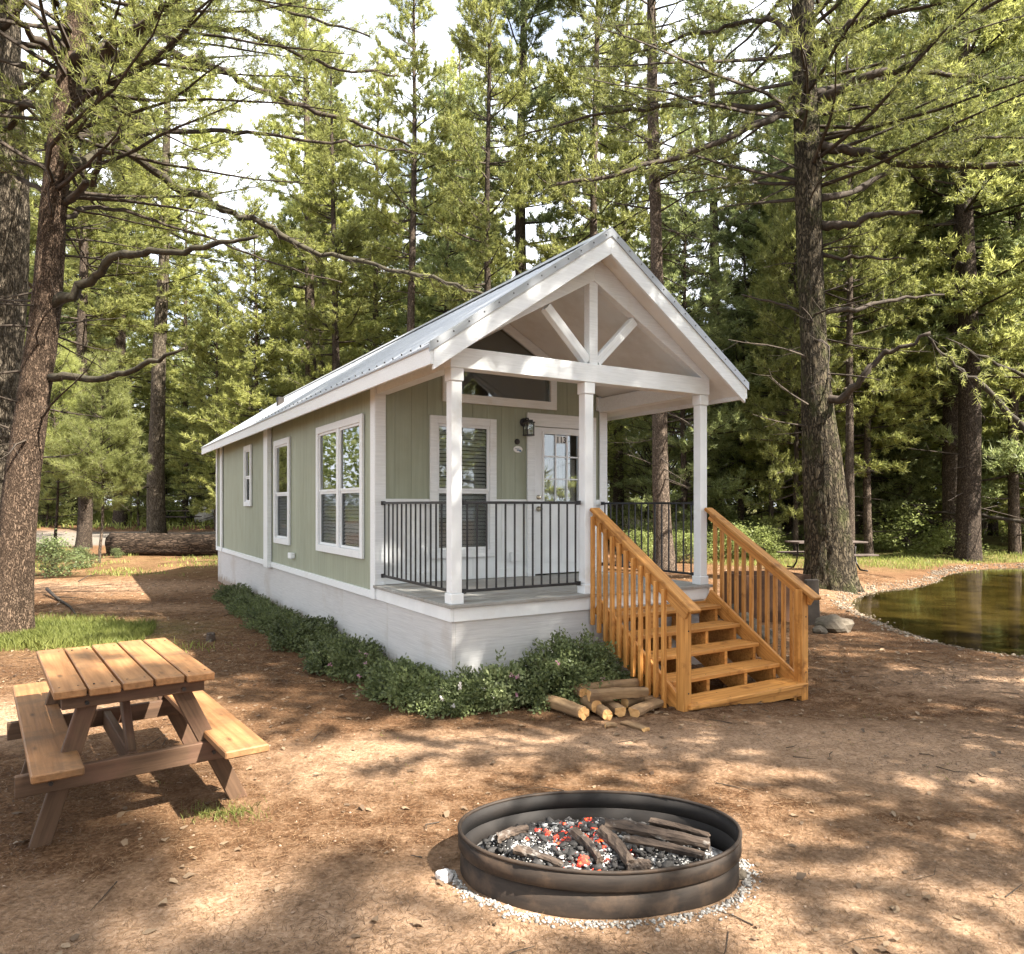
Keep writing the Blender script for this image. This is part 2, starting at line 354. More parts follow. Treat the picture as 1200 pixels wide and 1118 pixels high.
M['needle_near'] = foliage('near_pine_needles', (.060, .074, .020), (.235, .235, .070), .45)  # same needles without the brightening, for the near trees
M['needle_d'] = foliage('blue_green_needles', (.085, .11, .042), (.28, .305, .12), .42)  # bluish pines, colour brightened like the other forest needles
M['needle_y'] = foliage('young_pine_needles', (.11, .125, .035), (.27, .28, .10), .5)
M['leaf'] = foliage('broad_leaves', (.08, .095, .026), (.20, .215, .07), .4)
M['leaf_b'] = foliage('bright_undergrowth_leaves', (.10, .125, .035), (.23, .25, .085), .42)
M['grass'] = foliage('grass_blades', (.10, .125, .025), (.27, .28, .08), .4)
M['shrub'] = foliage('shrub_leaves', (.050, .066, .028), (.175, .205, .080), .3)
M['shrub_v'] = foliage('variegated_shrub_leaves', (.05, .075, .025), (.26, .28, .14), .3)
M['petal'] = foliage('mauve_petals', (.30, .10, .18), (.55, .35, .42), .4)
M['whitepetal'] = foliage('white_petals', (.55, .52, .50), (.75, .70, .68), .4)
M['litter'] = foliage('pine_needle_litter', (.05, .026, .013), (.26, .16, .085), .1, var=.05)
M['dryleaf'] = foliage('dry_leaves', (.07, .04, .025), (.42, .30, .19), .15)
M['rock'] = surf('grey_rock', (.05, .040, .029), (.135, .110, .082), 4, 8, rough=.9, bump=.8, bdist=.03, dirt=(.06, .055, .03), dscale=3)
M['pebble'] = foliage('shore_pebbles', (.10, .075, .05), (.34, .275, .205), .0, rough=.8)
M['ash'] = foliage('white_ash_lumps', (.14, .135, .13), (.62, .60, .58), .0, rough=.95)
M['char'] = surf('charred_wood', (.010, .008, .008), (.13, .092, .068), 9, 8, (.6, 2, 2), .9, .9, .015, dirt=(.30, .275, .25), dscale=10, dpos=(.56, .72))
M['coal'] = surf('black_charcoal', (.008, .008, .008), (.055, .05, .048), 20, 6, rough=.85, bump=.6, dirt=(.30, .28, .27), dscale=18, dpos=(.60, .72))
M['logbark'] = surf('firewood_bark', (.15, .088, .045), (.33, .215, .115), 7, 8, (.5, 3, 3), .85, .6, .006, dirt=(.14, .085, .05), dscale=6, dpos=(.5, .72), objvar=.2)
M['logend'] = surf('cut_wood_end', (.50, .26, .10), (.66, .40, .17), 9, 6, rough=.75, bump=.3, bdist=.003)
M['deadwood'] = surf('dark_dead_wood', (.018, .014, .010), (.060, .048, .034), 9, 7, (1, 1, .6), .9, .6, .01)
M['oldlog'] = bark('old_fallen_log_bark', (.02, .014, .01), (.055, .036, .026), (.12, .085, .06), 13, (.3, 1, 1), .9, .03)
M['concrete'] = surf('grey_slab', (.065, .052, .042), (.13, .105, .085), 5, 8, rough=.9, bump=.5, bdist=.008)
M['number_plate'] = surf('number_tile', (.70, .69, .66), (.76, .75, .72), 3, 2, rough=.4, bump=0)
M['ink'] = surf('black_ink', (.01, .01, .01), (.015, .015, .015), 3, 2, rough=.5, bump=0)
M['signblue'] = surf('sign_print_blue', (.10, .16, .25), (.14, .22, .30), 3, 2, rough=.5, bump=0)
M['frost'] = glass('lantern_glass', (.85, .85, .8), 1.45, .8, 1.0)

# ground material -------------------------------------------------
def ground_mat():
    m, t, o = new_mat('pine_litter_soil')
    tc = t.nodes.new('ShaderNodeTexCoord')
    def nz(scale, detail=6, rough=.6, stretch=None):
        n = N(t, 'ShaderNodeTexNoise', Scale=scale, Detail=detail, Roughness=rough)
        if stretch:
            mp_ = t.nodes.new('ShaderNodeMapping'); mp_.inputs['Scale'].default_value = stretch; t.links.new(tc.outputs['Object'], mp_.inputs['Vector']); t.links.new(mp_.outputs[0], n.inputs['Vector'])
        else: t.links.new(tc.outputs['Object'], n.inputs['Vector'])
        return n
    def mix(f, a, b):
        x = t.nodes.new('ShaderNodeMix'); x.data_type = 'RGBA'
        for s_, v in (('Factor', f), ('A', a), ('B', b)):
            if isinstance(v, tuple): x.inputs[s_].default_value = (*v, 1)
            elif isinstance(v, float): x.inputs[s_].default_value = v
            else: t.links.new(v, x.inputs[s_])
        return x.outputs['Result']
    fine = nz(38, 8, .75); mid = nz(5.5, 7, .7); big = nz(.55, 5, .6)
    rf = ramp(t, [(.30, (.028, .012, .005)), (.5, (.085, .040, .018)), (.72, (.25, .14, .075))]); t.links.new(fine.outputs['Fac'], rf.inputs['Fac'])
    rs = ramp(t, [(.28, (.10, .048, .021)), (.5, (.20, .11, .056)), (.75, (.36, .23, .14))]); t.links.new(fine.outputs['Fac'], rs.inputs['Fac'])
    mm = ramp(t, [(.42, 0), (.60, 1)]); t.links.new(mid.outputs['Fac'], mm.inputs['Fac'])
    bb = ramp(t, [(.40, 0), (.62, 1)]); t.links.new(big.outputs['Fac'], bb.inputs['Fac'])
    ml = N(t, 'ShaderNodeMath', _operation='MULTIPLY_ADD', _use_clamp=True); ml.inputs[1].default_value = .55; t.links.new(mm.outputs[0], ml.inputs[0])
    m2 = N(t, 'ShaderNodeMath', _operation='MULTIPLY'); m2.inputs[1].default_value = .5; t.links.new(bb.outputs[0], m2.inputs[0]); t.links.new(m2.outputs[0], ml.inputs[2])
    asd = t.nodes.new('ShaderNodeAttribute'); asd.attribute_name = 'sunlit_sand'
    sp = N(t, 'ShaderNodeMath', _operation='MULTIPLY_ADD'); sp.inputs[1].default_value = 1.15; t.links.new(asd.outputs['Fac'], sp.inputs[0])
    sh = N(t, 'ShaderNodeMath', _operation='MULTIPLY_ADD'); sh.inputs[1].default_value = 1.6; sh.inputs[2].default_value = -1.0; t.links.new(mid.outputs['Fac'], sh.inputs[0]); t.links.new(sh.outputs[0], sp.inputs[2])
    sc_ = N(t, 'ShaderNodeClamp'); t.links.new(sp.outputs[0], sc_.inputs[0])
    rsd = ramp(t, [(.28, (.27, .155, .085)), (.5, (.46, .30, .19)), (.75, (.64, .46, .33))]); t.links.new(fine.outputs['Fac'], rsd.inputs['Fac'])
    col = mix(ml.outputs[0], rf.outputs[0], rs.outputs[0]); col = mix(sc_.outputs[0], col, rsd.outputs[0])
    # attribute masks: green cover, gravel road
    ag = t.nodes.new('ShaderNodeAttribute'); ag.attribute_name = 'green'; ar = t.nodes.new('ShaderNodeAttribute'); ar.attribute_name = 'road'
    gn = nz(2.6, 7, .7); gg = ramp(t, [(.35, (.06, .075, .02)), (.7, (.17, .18, .055))]); t.links.new(fine.outputs['Fac'], gg.inputs['Fac'])
    gm = N(t, 'ShaderNodeMath', _operation='MULTIPLY_ADD', _use_clamp=True); gm.inputs[1].default_value = 1.0; t.links.new(ag.outputs['Fac'], gm.inputs[0])
    gs = N(t, 'ShaderNodeMath', _operation='MULTIPLY_ADD'); gs.inputs[1].default_value = 2.4; gs.inputs[2].default_value = -1.2; t.links.new(gn.outputs['Fac'], gs.inputs[0]); t.links.new(gs.outputs[0], gm.inputs[2])
    gk = N(t, 'ShaderNodeMath', _operation='MULTIPLY'); t.links.new(gm.outputs[0], gk.inputs[0]); t.links.new(ag.outputs['Fac'], gk.inputs[1])
    col = mix(gk.outputs[0], col, gg.outputs[0])
    rr = ramp(t, [(.35, (.13, .11, .09)), (.7, (.24, .205, .17))]); t.links.new(fine.outputs['Fac'], rr.inputs['Fac'])
    col = mix(ar.outputs['Fac'], col, rr.outputs[0])
    # muddy wet edge below the waterline
    b = N(t, 'ShaderNodeBsdfPrincipled', Roughness=.95); b.inputs['Specular IOR Level'].default_value = .1
    t.links.new(col, b.inputs['Base Color'])
    b1 = N(t, 'ShaderNodeBump', Strength=1.0, Distance=.03); t.links.new(fine.outputs['Fac'], b1.inputs['Height'])
    b2 = N(t, 'ShaderNodeBump', Strength=.8, Distance=.07); t.links.new(mid.outputs['Fac'], b2.inputs['Height']); t.links.new(b2.outputs[0], b1.inputs['Normal'])
    t.links.new(b1.outputs[0], b.inputs['Normal']); t.links.new(b.outputs[0], o.inputs[0]); return m
M['ground'] = ground_mat()
def water_mat():
    m, t, o = new_mat('lake_water')
    tc = t.nodes.new('ShaderNodeTexCoord'); mp_ = t.nodes.new('ShaderNodeMapping'); mp_.inputs['Scale'].default_value = (1, 2.6, 1); t.links.new(tc.outputs['Object'], mp_.inputs['Vector'])
    n = N(t, 'ShaderNodeTexNoise', Scale=2.2, Detail=4, Roughness=.5); t.links.new(mp_.outputs[0], n.inputs['Vector'])
    bn = N(t, 'ShaderNodeBump', Strength=.12, Distance=.03); t.links.new(n.outputs['Fac'], bn.inputs['Height'])
    n2 = N(t, 'ShaderNodeTexNoise', Scale=1.1, Detail=5); t.links.new(tc.outputs['Object'], n2.inputs['Vector'])
    r = ramp(t, [(.35, (.012, .009, .002)), (.65, (.045, .031, .007))]); t.links.new(n2.outputs['Fac'], r.inputs['Fac'])
    b = N(t, 'ShaderNodeBsdfPrincipled', Roughness=.04, IOR=1.33); b.inputs['Specular IOR Level'].default_value = .6
    t.links.new(r.outputs[0], b.inputs['Base Color']); t.links.new(bn.outputs[0], b.inputs['Normal']); t.links.new(b.outputs[0], o.inputs[0]); return m
M['water'] = water_mat()

# ------------------------------------------------------------------ ground, lake
def axis(lo, hi, n, dense, k):
    t = np.linspace(-1, 1, n); a = dense * t + (1 - 0) * np.sign(t) * (np.abs(t) ** k) * (max(abs(lo), abs(hi)) - dense); return a
gx = axis(-500, 500, 331, 16, 7.0)
ty = np.linspace(0, 1, 360); gy = -30 + 30 * ty / .12
gy = np.where(ty < .12, -30 + ty / .12 * 31, 1 + (ty - .12) / .88 * 32 + ((ty - .12) / .88) ** 9 * 560)
GX, GY = np.meshgrid(gx, gy)
GZ = gz(GX, GY)
nx, ny = len(gx), len(gy)
idx = np.arange(nx * ny).reshape(ny, nx)
Fc = np.stack([idx[:-1, :-1], idx[:-1, 1:], idx[1:, 1:], idx[1:, :-1]], -1).reshape(-1, 4)
gme = mesh_np('ground', np.stack([GX, GY, GZ], -1).reshape(-1, 3), Fc, True)
gr = smooth(GY, 17, 24) * smooth(GX, 3.5, 8) * .8
gr = np.maximum(gr, smooth(GY, 17, 19.5) * (1 - smooth(GY, 23, 26)) * smooth(-GX, 5.5, 8) * .3)
gr = np.maximum(gr, smooth(GY, 33, 45) * .85)
gr = np.maximum(gr, np.exp(-(((GX + 6.6) / 2.2) ** 2 + ((GY - 10.6) / 1.3) ** 2)) * 1.0)
gr = gr * smooth(poly_sd(GX, GY, lake_s), .3, 1.2)
rd = smooth(GY, 26.5, 28) * (1 - smooth(GY, 33, 35)) * (1 - smooth(GX, -6, 3)) + .8 * smooth(GY, 34, 37) * (1 - smooth(GY, 41, 44)) * smooth(GX, 4, 7) * (1 - smooth(GX, 13, 17))
def blob(x0, y0, sx, sy, a=1.0): return a * np.exp(-(((GX - x0) / sx) ** 2 + ((GY - y0) / sy) ** 2))
sd_ = blob(1.8, 3.3, 3.2, .85, .85) + blob(2.6, 5.7, 2.2, .7, .9) + blob(-1.6, 3.1, 1.5, .5, .6) + blob(5.2, 7.6, 1.6, .8, 1.0) + blob(3.4, 4.9, 1.6, .5, .8) + blob(.2, 5.6, 1.6, .35, .7) + blob(-4.4, 6.2, 1.0, 1.1, .9) + blob(-9, 16.5, 6, 1.6, .6) + blob(9, 15, 4, 2.2, .6) + blob(-6.5, 13.0, 2.0, .7, .5) + blob(-1.1, 5.1, .9, .6, .6)  # bare trodden soil, with pools of sun also painted into its paleness
sd_ = np.clip(sd_, 0, 1)
for nm, arr in (('green', gr), ('road', rd), ('sunlit_sand', sd_)):
    at = gme.attributes.new(nm, 'FLOAT', 'POINT'); at.data.foreach_set('value', arr.ravel().astype(np.float32))
props(link('ground', gme, M['ground']), kind='structure')
wm = MB(); wm.add([(-2, 2, WATER_Z), (60, 2, WATER_Z), (60, 40, WATER_Z), (-2, 40, WATER_Z)], [(0, 1, 2, 3)])
wp = [(x, y, WATER_Z) for x, y in chaikin([(a + (.5 if a > 14 else -.0), b) for a, b in lake], 2)]
cx_, cy_ = np.mean([p[0] for p in wp]), np.mean([p[1] for p in wp])
# water sheet slightly larger than the shoreline; ground rises through it
wp = [(cx_ + (x - cx_) * 1.03, cy_ + (y - cy_) * 1.03, WATER_Z) for x, y, z in wp]
wm = MB(); wm.add(wp, [tuple(range(len(wp)))]); props(link('lake_water', wm.mesh('lake_water'), M['water']), kind='structure')

# ------------------------------------------------------------------ cabin
TH = math.atan2(.5181, .8553)
COR = Vector((-.572, 6.74, 0))
cab = empty('cabin', COR, TH, 'small sage green cabin with white trim, steel gable roof and front porch behind black railings', 'cabin')
WD, LEN, PV = 3.38, 12.85, 1.96           # width, length, porch depth
RID, RZ, SL = WD / 2, 4.65, .69
DECK, TRIMB, TRIMT = .92, .755, .845
def zr(u): return RZ - SL * abs(u - RID)
def cz(u): return 4.245 - .56 * abs(u - RID)      # lower, flatter vault of the porch ceiling
EO = .30; FO = .27; RO = .14
def prism(mb, side, a0, a1, n0, n1, b0, b1, t0, t1, vw=0.0):
    """block on a wall: a along the wall, n outwards, bottom b0..b1 and top t0..t1 at its two ends"""
    if side == 'front': Q = lambda a, n, z: (a, vw - n, z)
    elif side == 'left': Q = lambda a, n, z: (-n + vw, a, z)
    elif side == 'right': Q = lambda a, n, z: (vw + n, a, z)
    elif side == 'rear': Q = lambda a, n, z: (a, vw + n, z)
    mb.hexa([Q(a0, n0, b0), Q(a1, n0, b1), Q(a1, n1, b1), Q(a0, n1, b0), Q(a0, n0, t0), Q(a1, n0, t1), Q(a1, n1, t1), Q(a0, n1, t0)])
def pieces(a0, a1, zb, top, holes):
    """split strip a0..a1 into column pieces around holes -> (b0,b1,t0,t1,a0,a1)"""
    cuts = {a0, a1}
    for h in holes:
        for c in (h[0], h[1], h[4] if len(h) > 4 else h[0]):
            if a0 < c < a1: cuts.add(c)
    for c in top[1]:
        if a0 < c < a1: cuts.add(c)
    cuts = sorted(cuts); out = []
    for c0, c1 in zip(cuts, cuts[1:]):
        if c1 - c0 < .002: continue
        mid = (c0 + c1) / 2; segs = [(zb, zb, top[0](c0 + 1e-6), top[0](c1 - 1e-6))]
        for h in holes:
            if h[0] <= mid <= h[1]:
                ht = h[3] if callable(h[3]) else (lambda a, z=h[3]: z); ns = []
                for b0, b1, t0, t1 in segs:
                    if h[2] > b0 and h[2] < max(t0, t1): ns.append((b0, b1, h[2], h[2]))
                    q0, q1 = ht(c0 + 1e-6), ht(c1 - 1e-6)
                    if q0 < t0 - .003 or q1 < t1 - .003: ns.append((q0, q1, max(t0, q0), max(t1, q1)))
                segs = ns
        out += [(b0, b1, t0, t1, c0, c1) for b0, b1, t0, t1 in segs if max(t0 - b0, t1 - b1) > .01]
    return out
def boards(side, a0, a1, zb, top, holes, vw, w=.203, gap=.003, th=.007, mat=None, name='siding_board'):
    n = max(1, round((a1 - a0) / w)); w = (a1 - a0) / n
    for i in range(n):
        s0, s1 = a0 + i * w + gap / 2, a0 + (i + 1) * w - gap / 2
        for b0, b1, t0, t1, c0, c1 in pieces(s0, s1, zb, top, holes):
            if c1 - c0 < .012: continue
            mb = MB(); prism(mb, side, c0, c1, 0, th, b0, b1, t0, t1, vw); link(name, mb.mesh(name), mat or M['green'], cab)
def backing(side, a0, a1, zb, top, holes, vw, th=.09, mat=None, name='wall'):
    mb = MB()
    for b0, b1, t0, t1, c0, c1 in pieces(a0, a1, zb, top, holes): prism(mb, side, c0, c1, -th, 0, b0, b1, t0, t1, vw)
    return link(name, mb.mesh(name), mat or M['green'], cab)
flat = lambda z: (lambda a: z, ())
WT = zr(0) - .155
# window list (side wall: along v) : casing extents
SW = [(2.35, 4.30, 1.20, 2.96), (5.83, 6.88, 1.20, 2.96), (8.79, 9.48, 1.83, 3.05)]
hs_ = [(a + .09, b - .09, c + .09, d - .09) for a, b, c, d in SW]
backing('left', PV, LEN, TRIMB, flat(WT), hs_, .02)
boards('left', PV + .1, 7.13, TRIMT, flat(WT), hs_, .02)
boards('left', 7.45, 12.0, TRIMT, flat(WT), hs_, .02); boards('left', 12.2, LEN - .1, TRIMT, flat(WT), hs_, .02)
backing('right', PV, LEN, TRIMB, flat(WT), [], WD - .02); boards('right', PV + .1, LEN, TRIMT, flat(WT), [], WD - .02, w=.4)
gtop = (lambda a: zr(a) - .155, (RID,))
backing('rear', 0, WD, TRIMB, gtop, [], LEN - .02)
# front (porch) wall with window, door and peaked transom
FWIN = (.68, 1.60, 1.20, 2.94); DOOR = (2.07, 3.19, DECK, 3.06)
TRA0, TRA1, TRB = RID - .84, RID + .84, 3.12
TAP = 4.232
ttop = lambda a: TAP - .095 - .56 * abs(a - RID)
fh = [(FWIN[0] + .09, FWIN[1] - .09, FWIN[2] + .09, FWIN[3] - .09), (DOOR[0] + .1, DOOR[1] - .1, DOOR[2] + .0, DOOR[3] - .17),
      (TRA0 + .095, TRA1 - .095, TRB + .11, ttop, RID)]
backing('front', 0.03, WD - .03, DECK - .1, gtop, fh, PV)
WZ = 1.885
boards('front', .03, WD - .03, WZ + .03, gtop, fh, PV)
boards('front', .03, WD - .03, DECK + .005, flat(WZ - .02), fh[:2], PV, w=.42, gap=.004, mat=M['white'], name='wainscot_panel')
for a0, a1 in ((.1, FWIN[0]), (FWIN[1], DOOR[0]), (DOOR[1], WD - .09)): bx('wainscot_rail', a0, a1, PV - .032, PV - .0005, WZ - .03, WZ + .04, M['trimgrain'], cab)
for a0, a1 in ((.1, FWIN[0]), (FWIN[1], DOOR[0])): bx('base_trim', a0 + .002, a1 - .002, PV - .03, PV - .0005, DECK + .003, DECK + .12, M['white'], cab)

def casing_mesh(side, a0, a1, z0, z1, w, vw, n0=.0, n1=.034, sill=True):
    mb = MB(); p = lambda *k: prism(mb, side, *k, vw=vw)
    p(a0, a0 + w, n0, n1, z0, z0, z1, z1); p(a1 - w, a1, n0, n1, z0, z0, z1, z1)
    p(a0 + w, a1 - w, n0, n1 - .002, z1 - w, z1 - w, z1, z1); p(a0 + w, a1 - w, n0, n1 + (.006 if sill else -.002), z0, z0, z0 + w, z0 + w); return mb
def window(side, a0, a1, z0, z1, vw, halves=1, blinds=True, name='window', low_screen=True):
    fr = link(name, casing_mesh(side, a0, a1, z0, z1, .095, vw).mesh('window_casing', bevel=.003), M['trimgrain'], cab)
    ia0, ia1, iz0, iz1 = a0 + .095, a1 - .095, z0 + .095, z1 - .095; zm = z0 + (z1 - z0) * .475
    mw = .05; segs = []
    if halves == 2:
        mid = (ia0 + ia1) / 2; segs = [(ia0, mid - mw), (mid + mw, ia1)]
        mb = MB(); prism(mb, side, mid - mw, mid + mw, 0, .028, iz0, iz0, iz1, iz1, vw); link('mullion', mb.mesh('mullion', bevel=.003), M['trimgrain'], fr)
    else: segs = [(ia0, ia1)]
    for s0, s1 in segs:
        for zz0, zz1, nn in ((iz0, zm, .0), (zm, iz1, .012)):
            mb = MB(); f = .032
            prism(mb, side, s0, s0 + f, nn - .03, nn, zz0, zz0, zz1, zz1, vw); prism(mb, side, s1 - f, s1, nn - .03, nn, zz0, zz0, zz1, zz1, vw)
            prism(mb, side, s0 + f, s1 - f, nn - .03, nn, zz0, zz0, zz0 + f, zz0 + f, vw); prism(mb, side, s0 + f, s1 - f, nn - .03, nn, zz1 - f, zz1 - f, zz1, zz1, vw)
            link('sash', mb.mesh('sash', bevel=.002), M['white'], fr)
            mb = MB(); prism(mb, side, s0 + f, s1 - f, nn - .022, nn - .018, zz0 + f, zz0 + f, zz1 - f, zz1 - f, vw); link('pane', mb.mesh('pane'), M['glass_low' if nn == 0 else 'glass'], fr)
        if low_screen:
            mb = MB(); prism(mb, side, s0 + .032, s1 - .032, -.012, -.011, iz0 + .032, iz0 + .032, zm - .032, zm - .032, vw); link('insect_screen', mb.mesh('screen'), M['screen'], fr)
        if blinds:
            mb = MB(); z = iz0 + .02; r2 = random.Random(int(a0 * 100))
            while z < iz1 - .03:
                dz = .036 + r2.uniform(-.003, .003); mbp = [(s0 + .02, -.040, z), (s1 - .02, -.040, z), (s1 - .02, -.066, z + dz), (s0 + .02, -.066, z + dz)]
                if side == 'front': pts = [(a, vw - n, zz) for a, n, zz in mbp]
                else: pts = [(-n + vw, a, zz) for a, n, zz in mbp]
                mb.add(pts + [(p[0], p[1], p[2] + .002) for p in pts], [(0, 1, 2, 3), (7, 6, 5, 4), (0, 4, 5, 1), (2, 6, 7, 3)]); z += .047
            for q in (.25, .75):
                a = s0 + (s1 - s0) * q; prism(mb, side, a - .003, a + .003, -.038, -.036, iz0, iz0, iz1, iz1, vw)
            props(link('blind', mb.mesh('blind'), M['blind'], fr), kind=None)
    return fr
window('left', *SW[0], vw=.006, halves=2); window('left', *SW[1], vw=.006); window('left', *SW[2], vw=.006, blinds=False)
window('front', *FWIN, vw=PV - .014)
# peaked transom
tr = MB(); w_ = .095
oa = lambda a: TAP - .56 * abs(a - RID); ia = lambda a: oa(a) - .125
for a0, a1, b0, b1, t0, t1 in ((TRA0, TRA0 + w_, TRB, TRB, oa(TRA0), oa(TRA0 + w_)), (TRA1 - w_, TRA1, TRB, TRB, oa(TRA1 - w_), oa(TRA1)),
                               (TRA0 + w_, TRA1 - w_, TRB, TRB, TRB + .105, TRB + .105), (TRA0 + w_, RID, ia(TRA0 + w_), ia(RID), oa(TRA0 + w_), oa(RID)), (RID, TRA1 - w_, ia(RID), ia(TRA1 - w_), oa(RID), oa(TRA1 - w_))):
    prism(tr, 'front', a0, a1, 0, .034, b0, b1, t0, t1, PV - .014)
tro = link('transom_window', tr.mesh('transom_casing'), M['trimgrain'], cab)
for a0, a1 in ((TRA0 + w_, RID), (RID, TRA1 - w_)):
    mb = MB(); prism(mb, 'front', a0, a1, -.02, -.016, TRB + .105, TRB + .105, ia(a0), ia(a1), PV - .014); link('pane', mb.mesh('pane'), M['glass'], tro)
# interior shell so that rooms read dark
mb = MB(); mb.box(.12, WD - .12, PV + .12, LEN - .12, .86, .90); link('floor', mb.mesh('floor'), M['inside'], cab)
mb = MB(); mb.box(.12, WD - .12, PV + 2.6, PV + 2.65, .9, 3.3); link('inner_partition', mb.mesh('inner_partition'), M['inside'], cab)

# door
dc = MB(); d0, d1, dz0, dz1 = DOOR
prism(dc, 'front', d0, d0 + .115, 0, .034, dz0, dz0, dz1 - .17, dz1 - .17, PV - .014); prism(dc, 'front', d1 - .115, d1, 0, .034, dz0, dz0, dz1 - .17, dz1 - .17, PV - .014)
prism(dc, 'front', d0, d1, 0, .038, dz1 - .17, dz1 - .17, dz1, dz1, PV - .014)
dco = link('door_casing', dc.mesh('door_casing', bevel=.003), M['trimgrain'], cab)
mb = MB(); ds0, ds1, dt = d0 + .118, d1 - .118, dz1 - .175
gA0, gA1, gZ0, gZ1 = ds0 + .16, ds1 - .16, 1.90, 2.80
for a0, a1, z0, z1 in ((ds0, gA0, dz0 + .02, dt), (gA1, ds1, dz0 + .02, dt), (gA0, gA1, dz0 + .02, gZ0), (gA0, gA1, gZ1, dt)):
    prism(mb, 'front', a0, a1, -.03, .008, z0, z0, z1, z1, PV)
door = link('door', mb.mesh('door_slab'), M['white'], cab)
for k in range(2):   # raised lower panels
    a = ds0 + .13 + k * .32; mb = MB(); prism(mb, 'front', a, a + .26, .008, .016, 1.08, 1.08, 1.72, 1.72, PV); prism(mb, 'front', a + .035, a + .225, .016, .022, 1.12, 1.12, 1.68, 1.68, PV)
    link('door_panel', mb.mesh('door_panel', bevel=.002), M['white'], door)
mb = MB()
for q in ((gA0 - .03, gA0, gZ0 - .03, gZ1 + .03), (gA1, gA1 + .03, gZ0 - .03, gZ1 + .03), (gA0, gA1, gZ0 - .03, gZ0), (gA0, gA1, gZ1, gZ1 + .03)): prism(mb, 'front', q[0], q[1], .0, .02, q[2], q[2], q[3], q[3], PV)
link('glazing_frame', mb.mesh('glazing_frame'), M['white'], door)
cw, ch = (gA1 - gA0) / 3, (gZ1 - gZ0) / 3
for i in range(1, 3):
    mb = MB(); prism(mb, 'front', gA0 + i * cw - .009, gA0 + i * cw + .009, -.004, .012, gZ0, gZ0, gZ1, gZ1, PV); link('muntin', mb.mesh('muntin'), M['white'], door)
    mb = MB(); prism(mb, 'front', gA0, gA1, -.004, .010, gZ0 + i * ch - .009, gZ0 + i * ch - .009, gZ0 + i * ch + .009, gZ0 + i * ch + .009, PV); link('muntin', mb.mesh('muntin'), M['white'], door)
for i in range(3):
    for j in range(3):
        mb = MB(); prism(mb, 'front', gA0 + i * cw + .009, gA0 + (i + 1) * cw - .009, -.008, -.004, gZ0 + j * ch + .009, gZ0 + j * ch + .009, gZ0 + (j + 1) * ch - .009, gZ0 + (j + 1) * ch - .009, PV); link('pane', mb.mesh('pane'), M['glass'], door)
mb = MB()
for i in range(16): a = gA0 + (gA1 - gA0) * i / 16; prism(mb, 'front', a, a + (gA1 - gA0) / 16 * .96, -.065 - .012 * (i % 2), -.058 - .012 * (i % 2), gZ0 - .1, gZ0 - .1, gZ0 + ch * 1.9, gZ0 + ch * 1.9, PV)
link('door_curtain', mb.mesh('door_curtain'), M['ceil'], door)
# house number 113
pl_ = MB(); 
for i in range(3): prism(pl_, 'front', gA0 + cw + .012 + i * (cw - .02) / 3, gA0 + cw + .010 + (i + 1) * (cw - .02) / 3, -.003, .004, gZ1 - .115, gZ1 - .115, gZ1 - .018, gZ1 - .018, PV)
npl = link('house_number', pl_.mesh('number_tiles'), M['number_plate'], door)
for i, ch_ in enumerate('113'):
    fc = bpy.data.curves.new('digit', 'FONT'); fc.body = ch_; fc.size = .115; fc.align_x = 'CENTER'; fc.extrude = .0012; fc.offset = .0022
    to_ = bpy.data.objects.new('digit_curve', fc); C.objects.link(to_); dg = bpy.context.evaluated_depsgraph_get(); dg.update()
    me = bpy.data.meshes.new_from_object(to_.evaluated_get(dg)); bpy.data.objects.remove(to_); me.materials.clear(); me.materials.append(M['ink'])
    to = bpy.data.objects.new('digit', me); C.objects.link(to); to.parent = npl
    to.rotation_euler = (math.pi / 2, 0, 0); to.location = (gA0 + cw + .011 + (i + .5) * (cw - .02) / 3, PV - .0056, gZ1 - .108)
def lathe(prof, n=14):
    mb = MB()
    for i, (r, z) in enumerate(prof):
        for k in range(n): mb.v.append((r * math.cos(2 * math.pi * k / n), r * math.sin(2 * math.pi * k / n), z))
    for i in range(len(prof) - 1):
        for k in range(n): mb.f.append((i * n + k, i * n + (k + 1) % n, (i + 1) * n + (k + 1) % n, (i + 1) * n + k))
    mb.f.append(tuple(range(n))[::-1]); mb.f.append(tuple((len(prof) - 1) * n + k for k in range(n)))
    return mb
kn = lathe([(.035, 0), (.035, .012), (.014, .016), (.014, .035), (.03, .045), (.032, .062), (.02, .072)]).mesh('knob', True)
for nm, z in (('door_knob', 1.80), ('deadbolt', 1.955)):
    o = link(nm, kn, M['brass'], door, (ds0 + .07, PV - .008, z)); o.rotation_euler = (math.pi / 2, 0, 0)
    if nm == 'deadbolt': o.scale = (.85, .85, .5)
# porch lantern
lx, lz = 2.02, 2.93
lan = link('porch_lantern', lathe([(.055, 0), (.055, .02), (.03, .03)]).mesh('backplate', True), M['black'], cab, (lx, PV - .014, lz)); lan.rotation_euler = (math.pi / 2, 0, 0)
for e in (lan,): e.rotation_euler = (0, 0, 0)
lan.data.transform(Matrix.Rotation(math.pi / 2, 4, 'X'))
mb = MB(); mb.tube([(0, -.02, 0), (0, -.07, .05), (0, -.12, .04), (0, -.13, .0)], .010, 6); link('arm', mb.mesh('arm', True), M['black'], lan)
mb = MB()
for sx in (-1, 1):
    for sy in (-1, 1): mb.box(sx * .048 - .005, sx * .048 + .005, -.13 + sy * .048 - .005, -.13 + sy * .048 + .005, -.17, -.02)
mb.box(-.06, .06, -.19, -.07, -.02, -.005); mb.box(-.04, .04, -.17, -.09, -.005, .02); mb.box(-.055, .055, -.185, -.075, -.185, -.17); link('cage', mb.mesh('cage'), M['black'], lan)
